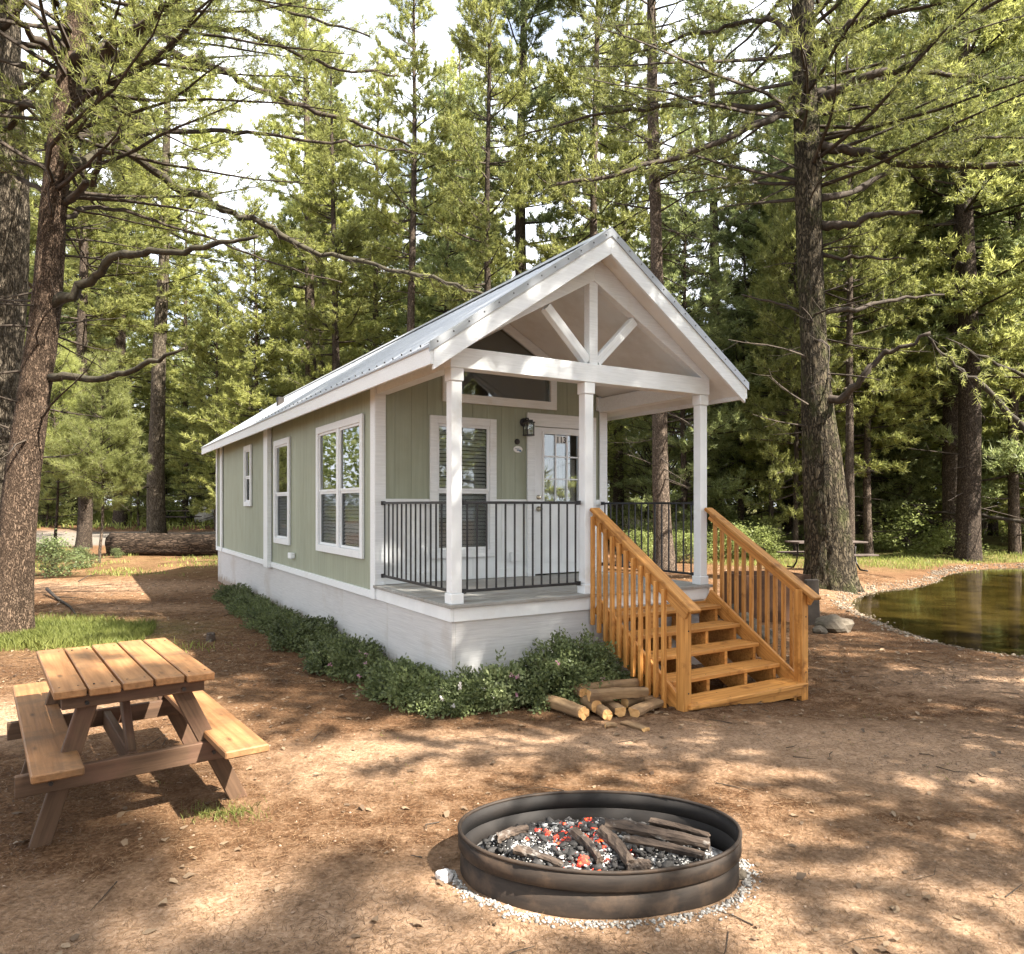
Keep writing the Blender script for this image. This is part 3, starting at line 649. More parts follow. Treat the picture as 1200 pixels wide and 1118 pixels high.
mb = MB(); mb.box(-.042, .042, -.172, -.088, -.168, -.022); link('lantern_glass', mb.mesh('lantern_glass'), M['frost'], lan)
mb = MB(); mb.tube([(0, -.13, -.16), (0, -.13, -.10)], .016, 8); link('bulb', mb.mesh('bulb'), M['number_plate'], lan)
# small round plaque and oval sign
rp = lathe([(.038, 0), (.038, .008), (.02, .012)], 18).mesh('plaque'); rp.transform(Matrix.Rotation(math.pi / 2, 4, 'X')); link('round_plaque', rp, M['darkmetal'], cab, (1.925, PV - .014, 2.675))
ov = lathe([(.07, 0), (.07, .006), (.064, .009)], 24).mesh('oval'); ov.transform(Matrix.Rotation(math.pi / 2, 4, 'X')); ov.transform(Matrix.Diagonal((1, 1, .62, 1)))
ovo = link('oval_sign', ov, M['number_plate'], cab, (1.935, PV - .014, 2.575))
mb = MB(); mb.box(-.045, .02, -.0105, -.0095, .002, .010); mb.box(-.02, .045, -.0105, -.0095, -.018, -.004); mb.box(.018, .05, -.0105, -.0095, -.03, -.012); link('sign_print', mb.mesh('print'), M['signblue'], ovo)
# outlets
bx('outlet_box', 1.82, 1.93, PV - .06, PV - .014, 1.12, 1.24, M['white'], cab); bx('outlet_box', -.065, .005, 5.56, 5.74, 1.0, 1.09, M['white'], cab, .008)

# trims
def tb(name, *a, mat='trimgrain', bev=.004): return bx(name, *a, M[mat], cab, bev)
tb('corner_board', -.024, .03, PV - .02, PV + .115, TRIMB, WT + .05)
tb('corner_board', -.020, .115, PV - .034, PV - .0205, DECK, WT)
tb('corner_board', WD - .115, WD + .02, PV - .034, PV - .0205, DECK, WT + .03); tb('corner_board', WD - .03, WD + .024, PV - .02, PV + .1, TRIMB, WT + .05)
tb('bracket_block', .118, .17, PV - .05, PV - .016, WT - .17, WT + .02); tb('bracket_block', WD - .17, WD - .118, PV - .05, PV - .016, WT - .17, WT + .02)
tb('wall_chase', -.075, .004, 7.14, 7.44, .74, WT); tb('batten', -.035, .004, 12.01, 12.19, TRIMB, WT)
tb('corner_board', -.024, .03, LEN - .11, LEN + .01, TRIMB, WT)
for a0, a1 in ((PV + .116, 7.138), (7.442, LEN + .01)): tb('skirt_band', -.018, .02, a0, a1, TRIMB, TRIMT)
# skirting panels, left side and front
n = 8
for i in range(n):
    a0 = .015 + (LEN - .03) * i / n; a1 = .015 + (LEN - .03) * (i + 1) / n; bx('skirt_panel', .02, .06, a0 + .002, a1 - .002, -.12, TRIMB + .002, M['skirt'], cab, .002)
for i in range(2): bx('skirt_panel', .062 + i * 1.63, 1.688 + i * 1.63, .02, .06, -.12, TRIMB + .002, M['skirt'], cab, .002)
bx('skirt_panel', WD - .06, WD - .02, .062, LEN, -.12, TRIMB, M['skirt'], cab, .002)
tb('rim_board', .0, .03, .0, PV - .02, TRIMB, DECK - .034, mat='white'); tb('rim_board', .031, WD - .031, .0, .03, TRIMB, DECK - .034, mat='white'); tb('rim_board', WD - .03, WD, .0, PV, TRIMB, DECK - .034, mat='white')
# deck boards running along the front
nb = 14; bw = (PV + .045) / nb
for i in range(nb):
    v0 = -.03 + i * bw; bx('deck_board', -.028, WD + .028, v0 + .002, v0 + bw - .003, DECK - .032, DECK, M['deck'], cab, .003)
bx('deck_substructure', .05, WD - .05, .05, PV + .1, DECK - .10, DECK - .04, M['inside'], cab, .002)
# posts
PS = .112
def post(u, v, z1=3.14, name='porch_post'):
    h = PS / 2; p = bx(name, u - h, u + h, v - h, v + h, DECK + .10, z1 - .12, M['white'], cab, .006)
    bx('post_base', u - h - .012, u + h + .012, v - h - .012, v + h + .012, DECK, DECK + .10, M['white'], p, .005); bx('post_cap', u - h - .012, u + h + .012, v - h - .012, v + h + .012, z1 - .12, z1 - .001, M['white'], p, .005)
post(.075, .075); post(1.63, .075); post(WD - .075, .075)
# beams
BB, BT = 3.14, 3.335
tb('front_beam', .0, WD, .0, .15, BB, BT)
tb('side_beam', .0, .14, .152, PV - .04, BB, BT - .004); tb('side_beam', WD - .14, WD, .152, PV - .04, BB, BT - .004)
# truss
def sloped(name, side, v0, v1, off_top, off_bot, u_in=0.0, u_end=None, mat='trimgrain', cut=None):
    """rake member following the roof on one side; plumb cuts"""
    mb = MB(); ue = u_end
    ua, ub = RID, ue; 
    if side < 0: q = [(ub, zr(ub)), (RID - u_in, zr(RID - u_in))]
    else: q = [(RID + u_in, zr(RID + u_in)), (ub, zr(ub))]
    (x0, za), (x1, zb) = q
    b0, b1 = za - off_bot, zb - off_bot
    pts = [(x0, v0, b0), (x1, v0, b1), (x1, v1, b1), (x0, v1, b0), (x0, v0, za - off_top), (x1, v0, zb - off_top), (x1, v1, zb - off_top), (x0, v1, za - off_top)]
    if cut is not None:   # level cut at the tail
        i = 0 if side < 0 else 1; pass
    mb.hexa(pts); return link(name, mb.mesh(name, bevel=.003), M[mat], cab)
for s, ue in ((-1, -EO), (1, WD + EO)):
    sloped('rake_fascia', s, -FO, -FO + .035, .012, .235, 0.0, ue)
    ue2 = 0.0 if s < 0 else WD
    mb = MB(); mb.hexa([(RID, .01, cz(RID) - .03), (ue2, .01, cz(0) - .03), (ue2, .11, cz(0) - .03), (RID, .11, cz(RID) - .03), (RID, .01, zr(RID) - .147), (ue2, .01, zr(0) - .147), (ue2, .11, zr(0) - .147), (RID, .11, zr(RID) - .147)])
    link('rafter', mb.mesh('rafter', bevel=.003), M['trimgrain'], cab)
    mb = MB(); mb.hexa([(RID, .112, cz(RID)), (ue2, .112, cz(0)), (ue2, PV - .012, cz(0)), (RID, PV - .012, cz(RID)), (RID, .112, cz(RID) + .03), (ue2, .112, cz(0) + .03), (ue2, PV - .012, cz(0) + .03), (RID, PV - .012, cz(RID) + .03)])
    link('porch_ceiling', mb.mesh('porch_ceiling'), M['ceil'], cab)
    # vaulted ceiling / soffit and roof deck
    sloped('porch_soffit', s, -FO + .037, PV - .001, .02, .145, 0.0, ue, mat='ceil'); sloped('soffit', s, PV, LEN + RO - .04, .02, .145, 0.0, ue, mat='ceil')
    sloped('rake_fascia', s, LEN + RO - .035, LEN + RO, .012, .20, 0.0, ue)
# eave fascias
for u0, u1 in ((-EO - .03, -EO - .001), (WD + EO + .001, WD + EO + .03)):
    k = 5
    for i in range(k):
        a0 = -FO + (LEN + RO + FO) * i / k; a1 = -FO + (LEN + RO + FO) * (i + 1) / k
        bx('eave_fascia', u0, u1, a0 + .001, a1 - .001, zr(-EO) - .19, zr(-EO) - .012, M['trimgrain'], cab, .003)
bx('king_post', RID - .055, RID + .055, .02, .12, BT, cz(RID) - .035, M['trimgrain'], cab)
for s in (-1, 1):
    bar('truss_brace', (RID + s * .06, .07, BT + .03), (RID + s * .58, .07, cz(RID + .58) - .05), .085, .095, M['trimgrain'], cab)
o = link('recessed_light', lathe([(.07, 0), (.07, .012), (.05, .014)], 16).mesh('recessed_light'), M['white'], cab, (.95, .9, cz(.95) - .014)); o.rotation_euler = (0, -math.atan(.56), 0)
# metal roof
Lr = LEN + RO + FO; npan = 15; pw = Lr / npan
def roof_panel_mesh(s):
    prof = []
    for i in range(4):
        b = i * pw / 4; prof += [(b, 0), (b + .010, .007), (b + .026, .007), (b + .036, 0), (b + pw / 8 + .01, .0), (b + pw / 8 + .014, .004), (b + pw / 8 + .022, .004), (b + pw / 8 + .026, 0)]
    prof.append((pw, 0)); vs = []; fs = []
    ue, ur = (-EO - .045, RID) if s < 0 else (WD + EO + .045, RID)
    for (u, z) in ((ue, RZ - SL * (RID + EO + .045)), (ur, RZ)):
        for v, h in prof: vs.append((u, v, z + h + .004))
    k = len(prof)
    for (u, z) in ((ue, RZ - SL * (RID + EO + .045)), (ur, RZ)):
        for v, h in prof: vs.append((u, v, z - .012))
    for i in range(k - 1):
        fs.append((i, i + 1, k + i + 1, k + i)); fs.append((2 * k + i, 3 * k + i, 3 * k + i + 1, 2 * k + i + 1)); fs.append((i, 2 * k + i, 2 * k + i + 1, i + 1))
    fs.append((0, k, 3 * k, 2 * k)); fs.append((k - 1, 3 * k - 1, 4 * k - 1, 2 * k - 1))
    m_ = MB(); m_.add(vs, fs); me = m_.mesh('roof_panel'); me.materials.append(M['roof']); return me
for s in (-1, 1):
    me = roof_panel_mesh(s)
    for i in range(npan): link('roof_panel', me, None, cab, (0, -FO + i * pw, 0))
mb = MB(); v0, v1 = -FO - .012, LEN + RO + .01
zc = RZ + .028
mb.add([(RID - .17, v0, zc - .17 * SL), (RID, v0, zc + .012), (RID + .17, v0, zc - .17 * SL), (RID - .17, v1, zc - .17 * SL), (RID, v1, zc + .012), (RID + .17, v1, zc - .17 * SL)], [(0, 1, 4, 3), (1, 2, 5, 4)])
link('ridge_cap', mb.mesh('ridge_cap'), M['roof'], cab)
for s in (-1, 1):   # rake flashing with screws
    ue = -EO - .045 if s < 0 else WD + EO + .045; ze = RZ - SL * (RID + EO + .045)
    mb = MB(); mb.hexa([(ue, -FO - .014, ze - .055), (RID, -FO - .014, RZ - .055), (RID, -FO - .002, RZ - .055), (ue, -FO - .002, ze - .055), (ue, -FO - .014, ze + .03), (RID, -FO - .014, RZ + .03), (RID, -FO - .002, RZ + .03), (ue, -FO - .002, ze + .03)])
    mb.hexa([(ue, -FO - .002, ze + .024), (RID, -FO - .002, RZ + .024), (RID, -FO + .12, RZ + .024), (ue, -FO + .12, ze + .024), (ue, -FO - .002, ze + .03), (RID, -FO - .002, RZ + .03), (RID, -FO + .12, RZ + .03), (ue, -FO + .12, ze + .03)])
    fl = link('rake_flashing', mb.mesh('rake_flashing'), M['roof'], cab)
    mb = MB()
    for i in range(13):
        t = (i + .5) / 13; u = ue + (RID - ue) * t; z = ze + (RZ - ze) * t; mb.box(u - .006, u + .006, -FO - .018, -FO - .014, z - .014, z - .002)
    props(link('screw_row', mb.mesh('screw_row'), M['darkmetal'], fl))
mb = MB(); ze = RZ - SL * (RID + EO + .0)
for i in range(npan * 4):
    v = -FO + i * pw / 4 + .018; mb.box(-EO - .024, -EO - .012, v - .004, v + .004, ze + .004, ze + .020)
link('screw_row', mb.mesh('screw_row'), M['darkmetal'], cab)
mb = MB(); mb.box(.55, .68, 9.0, 9.13, zr(.6) - .02, zr(.6) + .16); link('roof_vent', mb.mesh('roof_vent', bevel=.01), M['darkmetal'], cab)

# railings
def railing(name, p0, p1, nbal):
    p0 = Vector(p0); p1 = Vector(p1); top = 1.875; bot = 1.03
    r = bar(name, (p0.x, p0.y, top), (p1.x, p1.y, top), .030, .026, M['black'], cab, .003)
    base = _lastM[0]; inv = base.inverted()
    def sub(nm, a, b, w, h):
        o = bar(nm, a, b, w, h, M['black'], None, .002, up=(p1 - p0)); Mx = _lastM[0]; o.parent = r; o.matrix_local = inv @ Mx
    def sub2(nm, a, b, w, h):
        o = bar(nm, a, b, w, h, M['black'], None, .002); Mx = _lastM[0]; o.parent = r; o.matrix_local = inv @ Mx
    sub2('bottom_rail', (p0.x, p0.y, bot), (p1.x, p1.y, bot), .026, .026)
    for e, d in ((p0, 1), (p1, -1)):
        dd = (p1 - p0).normalized() * d
        for z in (top, bot): sub2('rail_bracket', e + Vector((0, 0, z)), e + dd * .035 + Vector((0, 0, z)), .045, .045)
    for i in range(nbal):
        q = p0.lerp(p1, (i + .5) / nbal) if True else 0
        sub('baluster', (q.x, q.y, bot + .013), (q.x, q.y, top - .013), .016, .016)
railing('side_railing', (.075, .16, 0), (.075, PV - .035, 0), 14)
railing('front_railing', (.16, .075, 0), (1.545, .075, 0), 13)
railing('side_railing', (WD - .075, .16, 0), (WD - .075, PV - .035, 0), 14)

# ------------------------------------------------------------------ stairs
st = empty('porch_stairs', COR, TH, 'orange stained wooden stairs with two handrails leading up to the porch', 'stairs')
U0, U1 = 1.70, 3.33
treads = [(-.275, .717), (-.545, .545), (-.805, .375), (-1.07, .205)]
for v, z in treads:
    bx('tread', U0 + .05, U1 - .05, v + .002, v + .285, z - .04, z, M['cedar'], st, .005)
bx('tread', U0 - .0, U1 + .0, -1.375, -1.075, .02, .06, M['cedar'], st, .005)
bx('bottom_riser', U0 + .052, U1 - .052, -1.335, -1.30, -.075, .018, M['cedar'], st)
# sawtooth stringers
def stringer(u):
    """cut stringer, a saw-toothed board"""
    prof = [(-.02, .717 - .042)]
    zs = [.717, .545, .375, .205, .06]; vs_ = [-.262, -.532, -.795, -1.055, -1.31]
    for i in range(5):
        prof.append((vs_[i] + .0, zs[i] - .042))
        if i < 4: prof.append((vs_[i], zs[i + 1] - .042))
    prof += [(-1.31, -.14), (-1.10, -.14), (-.02, .36)]
    h = .02; n = len(prof); mb = MB(); mb.v = [(u - h, v, z) for v, z in prof] + [(u + h, v, z) for v, z in prof]
    mb.f = [tuple(range(n)), tuple(range(2 * n - 1, n - 1, -1))] + [(i, (i + 1) % n, n + (i + 1) % n, n + i) for i in range(n)]
    # triangulate the n-gons via bmesh
    me = bpy.data.meshes.new('stringer'); me.from_pydata(mb.v, [], mb.f); bm = bmesh.new(); bm.from_mesh(me); bmesh.ops.triangulate(bm, faces=[f for f in bm.faces if len(f.verts) > 4]); bmesh.ops.recalc_face_normals(bm, faces=bm.faces); bm.to_mesh(me); bm.free()
    return link('stringer', me, M['cedar'], st)
for u in (U0 + .12, U0 + .55, U1 - .55, U1 - .12): stringer(u)
bx('ledger', U0 + .05, U1 - .05, -.045, -.002, .60, .74, M['cedar'], st)
slp = (.205 - .717) / (-1.07 + .275)
for u, s in ((U0, -1), (U1, 1)):
    uo = u
    bar('side_stringer', (u, -.03, .80), (u, -1.24, .80 - 1.21 * slp), .035, .17, M['cedar'], st)
    # newel
    nz0 = -.03 if s < 0 else -.20

    # rails
    t0, t1 = (.03 if s > 0 else .0), -1.45
    rz = lambda v: 1.815 + (v - 0) * .615
    bar('newel_post', (u, -1.285, nz0), (u, -1.285, rz(-1.285) - .03), .10, .10, M['cedar'], st, .006, up=Vector((0, 1, 0)))
    bar('handrail', (u + s * .02, .0, rz(0) - .005), (u + s * .02, -1.46, rz(-1.46) - .005), .125, .036, M['cedar'], st, .007)
    bar('rail_board', (u + s * .045, -.02, rz(0) - .075), (u + s * .045, -1.39, rz(-1.39) - .075), .034, .12, M['cedar'], st)
    nb_ = 11
    for i in range(nb_):
        v = -.055 - i * (1.235 - .10) / (nb_ - .3); ztop = rz(v) - .05; zb_ = .80 + v * slp - .16
        bar('baluster', (u + s * .082, v, zb_), (u + s * .082, v, ztop), .038, .038, M['cedar'], st, .003, up=Vector((0, 1, 0)))

mb = MB()
for v, z in treads + [(-1.375, .06)]:
    for u in (U0 + .12, U0 + .55, U1 - .55, U1 - .12):
        for dv in (.05, .22): mb.tube([(u + .004, v + dv, z - .002), (u + .004, v + dv, z + .0012)], .006, 6)
for u in (U0, U1):
    for z in (.05, .16, .72): mb.tube([(u + .01, -1.3345, z), (u + .01, -1.337, z)], .009, 6)
props(link('screw_heads', mb.mesh('screw_heads'), M['darkmetal'], st), kind='stuff')
# ------------------------------------------------------------------ picnic table in front
TT = math.radians(36.5)
pt = empty('picnic_table', (-2.538, 4.678, g1(-2.5, 4.7)), TT, 'honey brown wooden picnic table with two attached benches by the left edge', 'picnic table')
pw5 = .167
r3 = random.Random(3)
for i in range(5):
    x0 = -.417 + i * pw5; e0, e1 = r3.uniform(-.012, .012), r3.uniform(-.02, .02)
    o = bx('top_plank', x0 + .006, x0 + pw5 - .006, -.70 + e0, .70 + e1, .795 + r3.uniform(-.003, .003), .84 + r3.uniform(-.003, .003), M['table'], pt, .006)
# rotate grain: mesh long axis is Y for planks -> rebuild as bars
for o in [c for c in pt.children]: bpy.data.objects.remove(o)
for i in range(5):
    x = -.417 + (i + .5) * pw5; e0, e1, dz = r3.uniform(-.012, .012), r3.uniform(-.02, .02), r3.uniform(-.003, .003)
    bar('top_plank', (x, -.70 + e0, .818 + dz), (x, .70 + e1, .818 + dz), pw5 - .013, .045, M['table'], pt, .006)
bar('bench_plank', (-.405, -.90, .455), (-.405, 1.40, .455), .235, .045, M['table'], pt, .007); bar('bench_plank', (.50, -1.06, .438), (.50, .95, .438), .245, .045, M['table'], pt, .007)
for l in (-.56, .62):
    d = .045
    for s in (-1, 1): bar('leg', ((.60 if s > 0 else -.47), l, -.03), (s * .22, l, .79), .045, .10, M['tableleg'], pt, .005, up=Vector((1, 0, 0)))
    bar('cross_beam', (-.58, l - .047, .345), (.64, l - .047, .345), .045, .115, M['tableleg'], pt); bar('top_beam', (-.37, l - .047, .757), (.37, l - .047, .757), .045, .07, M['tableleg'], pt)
mb = MB()
for i in range(5):
    for l in (-.60, .57):
        for dx in (-.045, .045): mb.tube([(-.417 + (i + .5) * pw5 + dx, l, .838), (-.417 + (i + .5) * pw5 + dx, l, .8435)], .006, 6)
for s in (-1, 1):
    for zz in (.34, .75): mb.tube([(s * (.42 if zz < .5 else .25), -.64, zz), (s * (.42 if zz < .5 else .25), -.655, zz)], .012, 6)
props(link('bolt_heads', mb.mesh('bolt_heads'), M['darkmetal'], pt), kind='stuff')
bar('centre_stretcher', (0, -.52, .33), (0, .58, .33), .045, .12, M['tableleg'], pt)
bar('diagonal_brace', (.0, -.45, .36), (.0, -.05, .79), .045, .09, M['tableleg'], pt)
# ------------------------------------------------------------------ metal-framed picnic tables further away
def far_table(loc, rz, label, top='table', L=1.85):
    t = empty('picnic_table', loc, rz, label, 'picnic table', 'metal framed picnic tables')
    m = M['darkboard']
    for i in range(4): bar('top_plank', (-L / 2, -.28 + i * .187, .74), (L / 2, -.28 + i * .187, .74), .175, .04, m, t)
    for s in (-1, 1): bar('bench_plank', (-L / 2, s * .68, .43), (L / 2, s * .68, .43), .26, .04, m, t)
    for x in (-L / 2 + .32, L / 2 - .32):
        mb = MB()
        for s in (-1, 1):
            mb.tube([(x, s * .30, .72), (x, s * .27, .45), (x, s * .33, .2), (x, s * .50, .03), (x, s * .80, .03)], .024, 6)
            mb.tube([(x, s * .28, .38), (x, s * .55, .40), (x, s * .80, .41)], .022, 6)
        mb.tube([(x, -.30, .72), (x, .30, .72)], .024, 6); mb.tube([(x, -.28, .38), (x, .28, .38)], .022, 6)
        mb.tube([(x, 0, .38), (x - .3 * (1 if x > 0 else -1), 0, .70)], .02, 6)
        link('leg_frame', mb.mesh('leg_frame', True), M['darkmetal'], t)
    return t
X, Y = (968 - 600) / F * 19.3, 19.3
far_table((X, Y, g1(X, Y) + .0), math.radians(8), 'dark picnic table with curved steel legs behind the thick mossy trunk on the right', L=1.95)
X, Y = (207 - 600) / F * 38, 38
far_table((X, Y, g1(X, Y)), math.radians(-4), 'distant dark picnic table beyond the fallen log at left', 'dark', L=1.9)

# ------------------------------------------------------------------ fire pit
FX, FY, RX, RY, RH = .44, 3.69, .715, .462, .215
fg = g1(FX, FY)
fp = empty('fire_ring', (FX, FY, fg), 0, 'wide dark steel fire ring with glowing embers in the foreground', 'fire ring')
def ring_mesh(prof, n=96, soot=()):
    V = []; Fc_ = []
    for i, (r, z) in enumerate(prof):
        for k in range(n):
            t = 2 * math.pi * k / n; w = 1 + .004 * math.sin(3 * t + 1) + .003 * math.sin(7 * t)
            V.append(((RX + r) * w * math.cos(t), (RY + r) * w * math.sin(t), z + (.004 * math.sin(2 * t + .5) if z > .1 else 0)))
    m_ = len(prof)
    for i in range(m_):
        for k in range(n): Fc_.append((i * n + k, i * n + (k + 1) % n, ((i + 1) % m_) * n + (k + 1) % n, ((i + 1) % m_) * n + k))
    me = mesh_np('ring', np.array(V), np.array(Fc_), True, [1 if (j // n) in soot else 0 for j in range(len(Fc_))]); me.materials.append(M['ring']); me.materials.append(M['soot']); return me
link('lower_band', ring_mesh([(-.004, -.03), (-.008, .0), (-.010, .118), (-.016, .118), (-.018, -.03)], soot=(2, 3, 4)), M['ring'], fp)
link('upper_band', ring_mesh([(-.009, .112), (-.001, .116), (.003, .124), (.002, .200), (-.012, .200), (-.014, .112)], soot=(4, 5)), M['ring'], fp)
lip = [(.0 + .010 * math.cos(a) - .004, .205 + .010 * math.sin(a)) for a in np.linspace(0, 2 * math.pi, 9)[:-1]]
link('rolled_lip', ring_mesh(lip), M['ring'], fp)

def rand_rot(n, r):
    q = r.normal(size=(n, 4)); q /= np.linalg.norm(q, axis=1)[:, None]; w, x, y, z = q.T
    return np.stack([1 - 2 * (y * y + z * z), 2 * (x * y - z * w), 2 * (x * z + y * w), 2 * (x * y + z * w), 1 - 2 * (x * x + z * z), 2 * (y * z - x * w), 2 * (x * z - y * w), 2 * (y * z + x * w), 1 - 2 * (x * x + y * y)], -1).reshape(n, 3, 3)
OCT = np.array([(1, 0, 0), (-1, 0, 0), (0, 1, 0), (0, -1, 0), (0, 0, 1), (0, 0, -1)], float)
_b = bmesh.new(); bmesh.ops.create_icosphere(_b, subdivisions=1, radius=1.0); ICO_V = np.array([v.co[:] for v in _b.verts]); ICO_F = np.array([[v.index for v in f.verts] for f in _b.faces]); _b.free()
def lumps(name, pos, size, r, flat_=.7, jit=.28):
    n = len(pos); R = rand_rot(n, r); k = len(ICO_V)
    V = ICO_V[None] * (1 + r.uniform(-jit, jit, (n, k, 1))) * r.uniform(.55, 1.25, (n, 1, 3)) * r.uniform(.6, 1.2, (n, 1, 3)); V = np.einsum('nij,nkj->nki', R, V) * size[:, None, None]
    V[:, :, 2] *= flat_; V += pos[:, None]
    Fa = (ICO_F[None] + (np.arange(n) * k)[:, None, None]).reshape(-1, 3)
    return mesh_np(name, V.reshape(-1, 3), Fa, False)
# ash bed, ember lumps
rr_ = np.random.default_rng(11)
mb = MB(); nR, nT = 14, 60; V = [(0, 0, .135)]; 
for i in range(1, nR + 1):
    for k in range(nT):
        t = 2 * math.pi * k / nT; q = i / nR; V.append(((RX - .02) * q * math.cos(t), (RY - .02) * q * math.sin(t), .03 + .10 * (1 - q ** 2) + .012 * math.sin(9 * q + 5 * t) + rr_.uniform(-.008, .008)))
fs = [(0, 1 + k, 1 + (k + 1) % nT) for k in range(nT)] + [(1 + (i - 1) * nT + k, 1 + (i - 1) * nT + (k + 1) % nT, 1 + i * nT + (k + 1) % nT, 1 + i * nT + k) for i in range(1, nR) for k in range(nT)]
mb.v = V; mb.f = fs; M['ashbed'] = surf('ash_bed', (.02, .018, .018), (.40, .385, .375), 22, 7, rough=.95, bump=.8, bdist=.01, pos=(.36, .60)); 
props(link('ash_bed', mb.mesh('ash_bed', True), M['ashbed'], None, (FX, FY, fg)), kind='stuff')
def scatter_bed(n, smin, smax, name, mat, xr=(-.58, .58), yr=(-.30, .34), zoff=0.0, seed=1, bias=None):
    r = np.random.default_rng(seed); x = r.uniform(*xr, n * 3); y = r.uniform(*yr, n * 3); q = (x / (RX - .05)) ** 2 + (y / (RY - .04)) ** 2
    k = q < .88
    if 'ash' in name: k &= vnoise(x * 6, y * 6, 1.3, 2) > r.uniform(-.5, .45, n * 3)
    if bias is not None: k &= r.random(n * 3) < np.exp(-((x - bias[0]) / bias[2]) ** 2 - ((y - bias[1]) / bias[3]) ** 2)
    x, y, q = x[k][:n], y[k][:n], q[k][:n]; s = r.uniform(smin, smax, len(x)); z = .03 + .10 * (1 - q) + s * .5 + zoff + r.uniform(0, .02, len(x))
    o = link(name, lumps(name, np.stack([x, y, z], -1), s, r, .55, .5), mat, None, (FX, FY, fg)); props(o, kind='stuff'); return o
scatter_bed(1300, .006, .030, 'charcoal_pieces', M['coal'], seed=2)
scatter_bed(4500, .002, .008, 'ash_flakes', M['ash'], seed=3, zoff=.008)
scatter_bed(420, .008, .020, 'ash_lumps', M['ash'], seed=13, zoff=.002)
def ember_mat():
    m, t, o = new_mat('glowing_ember'); tc = t.nodes.new('ShaderNodeTexCoord'); n = N(t, 'ShaderNodeTexNoise', Scale=75, Detail=5); t.links.new(tc.outputs['Object'], n.inputs['Vector'])
    r = ramp(t, [(.40, (.02, .012, .012)), (.52, (.45, .012, .006)), (.70, (1, .12, .02))]); t.links.new(n.outputs['Fac'], r.inputs['Fac'])
    r2 = ramp(t, [(.40, 0.0), (.64, 1.6)]); t.links.new(n.outputs['Fac'], r2.inputs['Fac'])
    b = N(t, 'ShaderNodeBsdfPrincipled', Roughness=.9); t.links.new(r.outputs[0], b.inputs['Emission Color']); b.inputs['Base Color'].default_value = (.12, .03, .02, 1)
    ml = N(t, 'ShaderNodeMath', _operation='MULTIPLY'); ml.inputs[1].default_value = .9; t.links.new(r2.outputs[0], ml.inputs[0]); t.links.new(ml.outputs[0], b.inputs['Emission Strength']); t.links.new(b.outputs[0], o.inputs[0]); return m
M['ember'] = ember_mat()
scatter_bed(190, .012, .030, 'glowing_embers', M['ember'], seed=5, bias=(-.10, .0, .20, .22))
scatter_bed(10, .01, .02, 'glowing_embers', M['ember'], seed=6, bias=(.22, -.12, .2, .1))
# charred logs
def rough_log(name, p0, p1, r0, r1, mat, matend, seed, n=12, seg=8, parent=None, bend=.02, split=None, smooth_s=True, rg=.035):
    p0 = Vector(p0); p1 = Vector(p1); c = (p0 + p1) / 2; rn = np.random.default_rng(seed); d = (p1 - p0); L = d.length
    side = d.cross(Vector((0, 0, 1))).normalized(); V = []; Fa = []
    ang = rn.uniform(-.10, .10, n)
    for i in range(seg + 1):
        t = i / seg; q = -L / 2 + L * t; off = bend * math.sin(math.pi * t) * rn.choice([1]); r = r0 + (r1 - r0) * t
        for k in range(n):
            a = 2 * math.pi * k / n; w = r * (1 + ang[k] + rn.uniform(-rg, rg)); y, z = w * math.cos(a), w * math.sin(a)
            if split is not None and z > split * r: z = split * r + (z - split * r) * .12
            V.append((q + rn.uniform(-.006, .006) * (i in (0, seg)) + (a_cut := (.12 * y if i in (0, seg) else 0)), y + off, z))
    Fq = [(i * n + k, i * n + (k + 1) % n, (i + 1) * n + (k + 1) % n, (i + 1) * n + k) for i in range(seg) for k in range(n)]
    me = bpy.data.meshes.new(name); c0 = len(V); V += [(-L / 2 + .0, 0, 0), (L / 2, bend * 0, 0)]
    Fe = [(c0, (k + 1) % n, k) for k in range(n)] + [(c0 + 1, seg * n + k, seg * n + (k + 1) % n) for k in range(n)]
    me.from_pydata(V, [], Fq + Fe); me.materials.append(mat); me.materials.append(matend)
    for i, p in enumerate(me.polygons):
        p.material_index = 0 if i < len(Fq) else 1; p.use_smooth = (i < len(Fq)) and smooth_s and split is None
    bm = bmesh.new(); bm.from_mesh(me); bmesh.ops.recalc_face_normals(bm, faces=bm.faces); bm.to_mesh(me); bm.free()
    dn = d.normalized(); s2 = Vector((0, 0, 1)).cross(dn).normalized(); u2 = dn.cross(s2)
    Mx = Matrix((dn, s2, u2)).transposed().to_4x4(); Mx.translation = c
    o = link(name, me, None, parent); o.matrix_local = Mx; return o
ch_ = [((-.42, -.10, .135), (-.20, -.24, .125), .028, 'thin ash grey charred stick at the front left of the embers'),
       ((-.13, .02, .17), (-.02, -.24, .15), .034, 'stubby grey charred log standing among the orange embers'),
       ((.02, -.02, .19), (.12, -.27, .15), .040, 'knobbly charred chunk right of the brightest embers'),
       ((.05, .10, .17), (.55, -.06, .145), .042, 'long grey brown charred log pointing to the right rim'),
       ((.12, -.05, .16), (.50, -.16, .135), .030, 'black split log below the long grey one'),
       ((-.52, .05, .12), (-.36, .13, .14), .030, 'small ash covered stub at the left end of the coals'),
       ((.30, .19, .15), (.58, .06, .13), .026, 'thin burnt stick at the back right of the fire'),
       ((.10, -.27, .13), (.22, -.24, .13), .036, 'round brown charred lump at the front of the fire')]
for i, (a, b, r, lb) in enumerate(ch_):
    o = rough_log('charred_log', Vector(a) + Vector((FX, FY, fg)), Vector(b) + Vector((FX, FY, fg)), r * .86, r * .6, M['char'], M['char'], 40 + 7 * i, 11, 12, bend=.015, rg=.16, smooth_s=False)
    props(o, lb, 'charred log', 'charred logs in the fire ring')
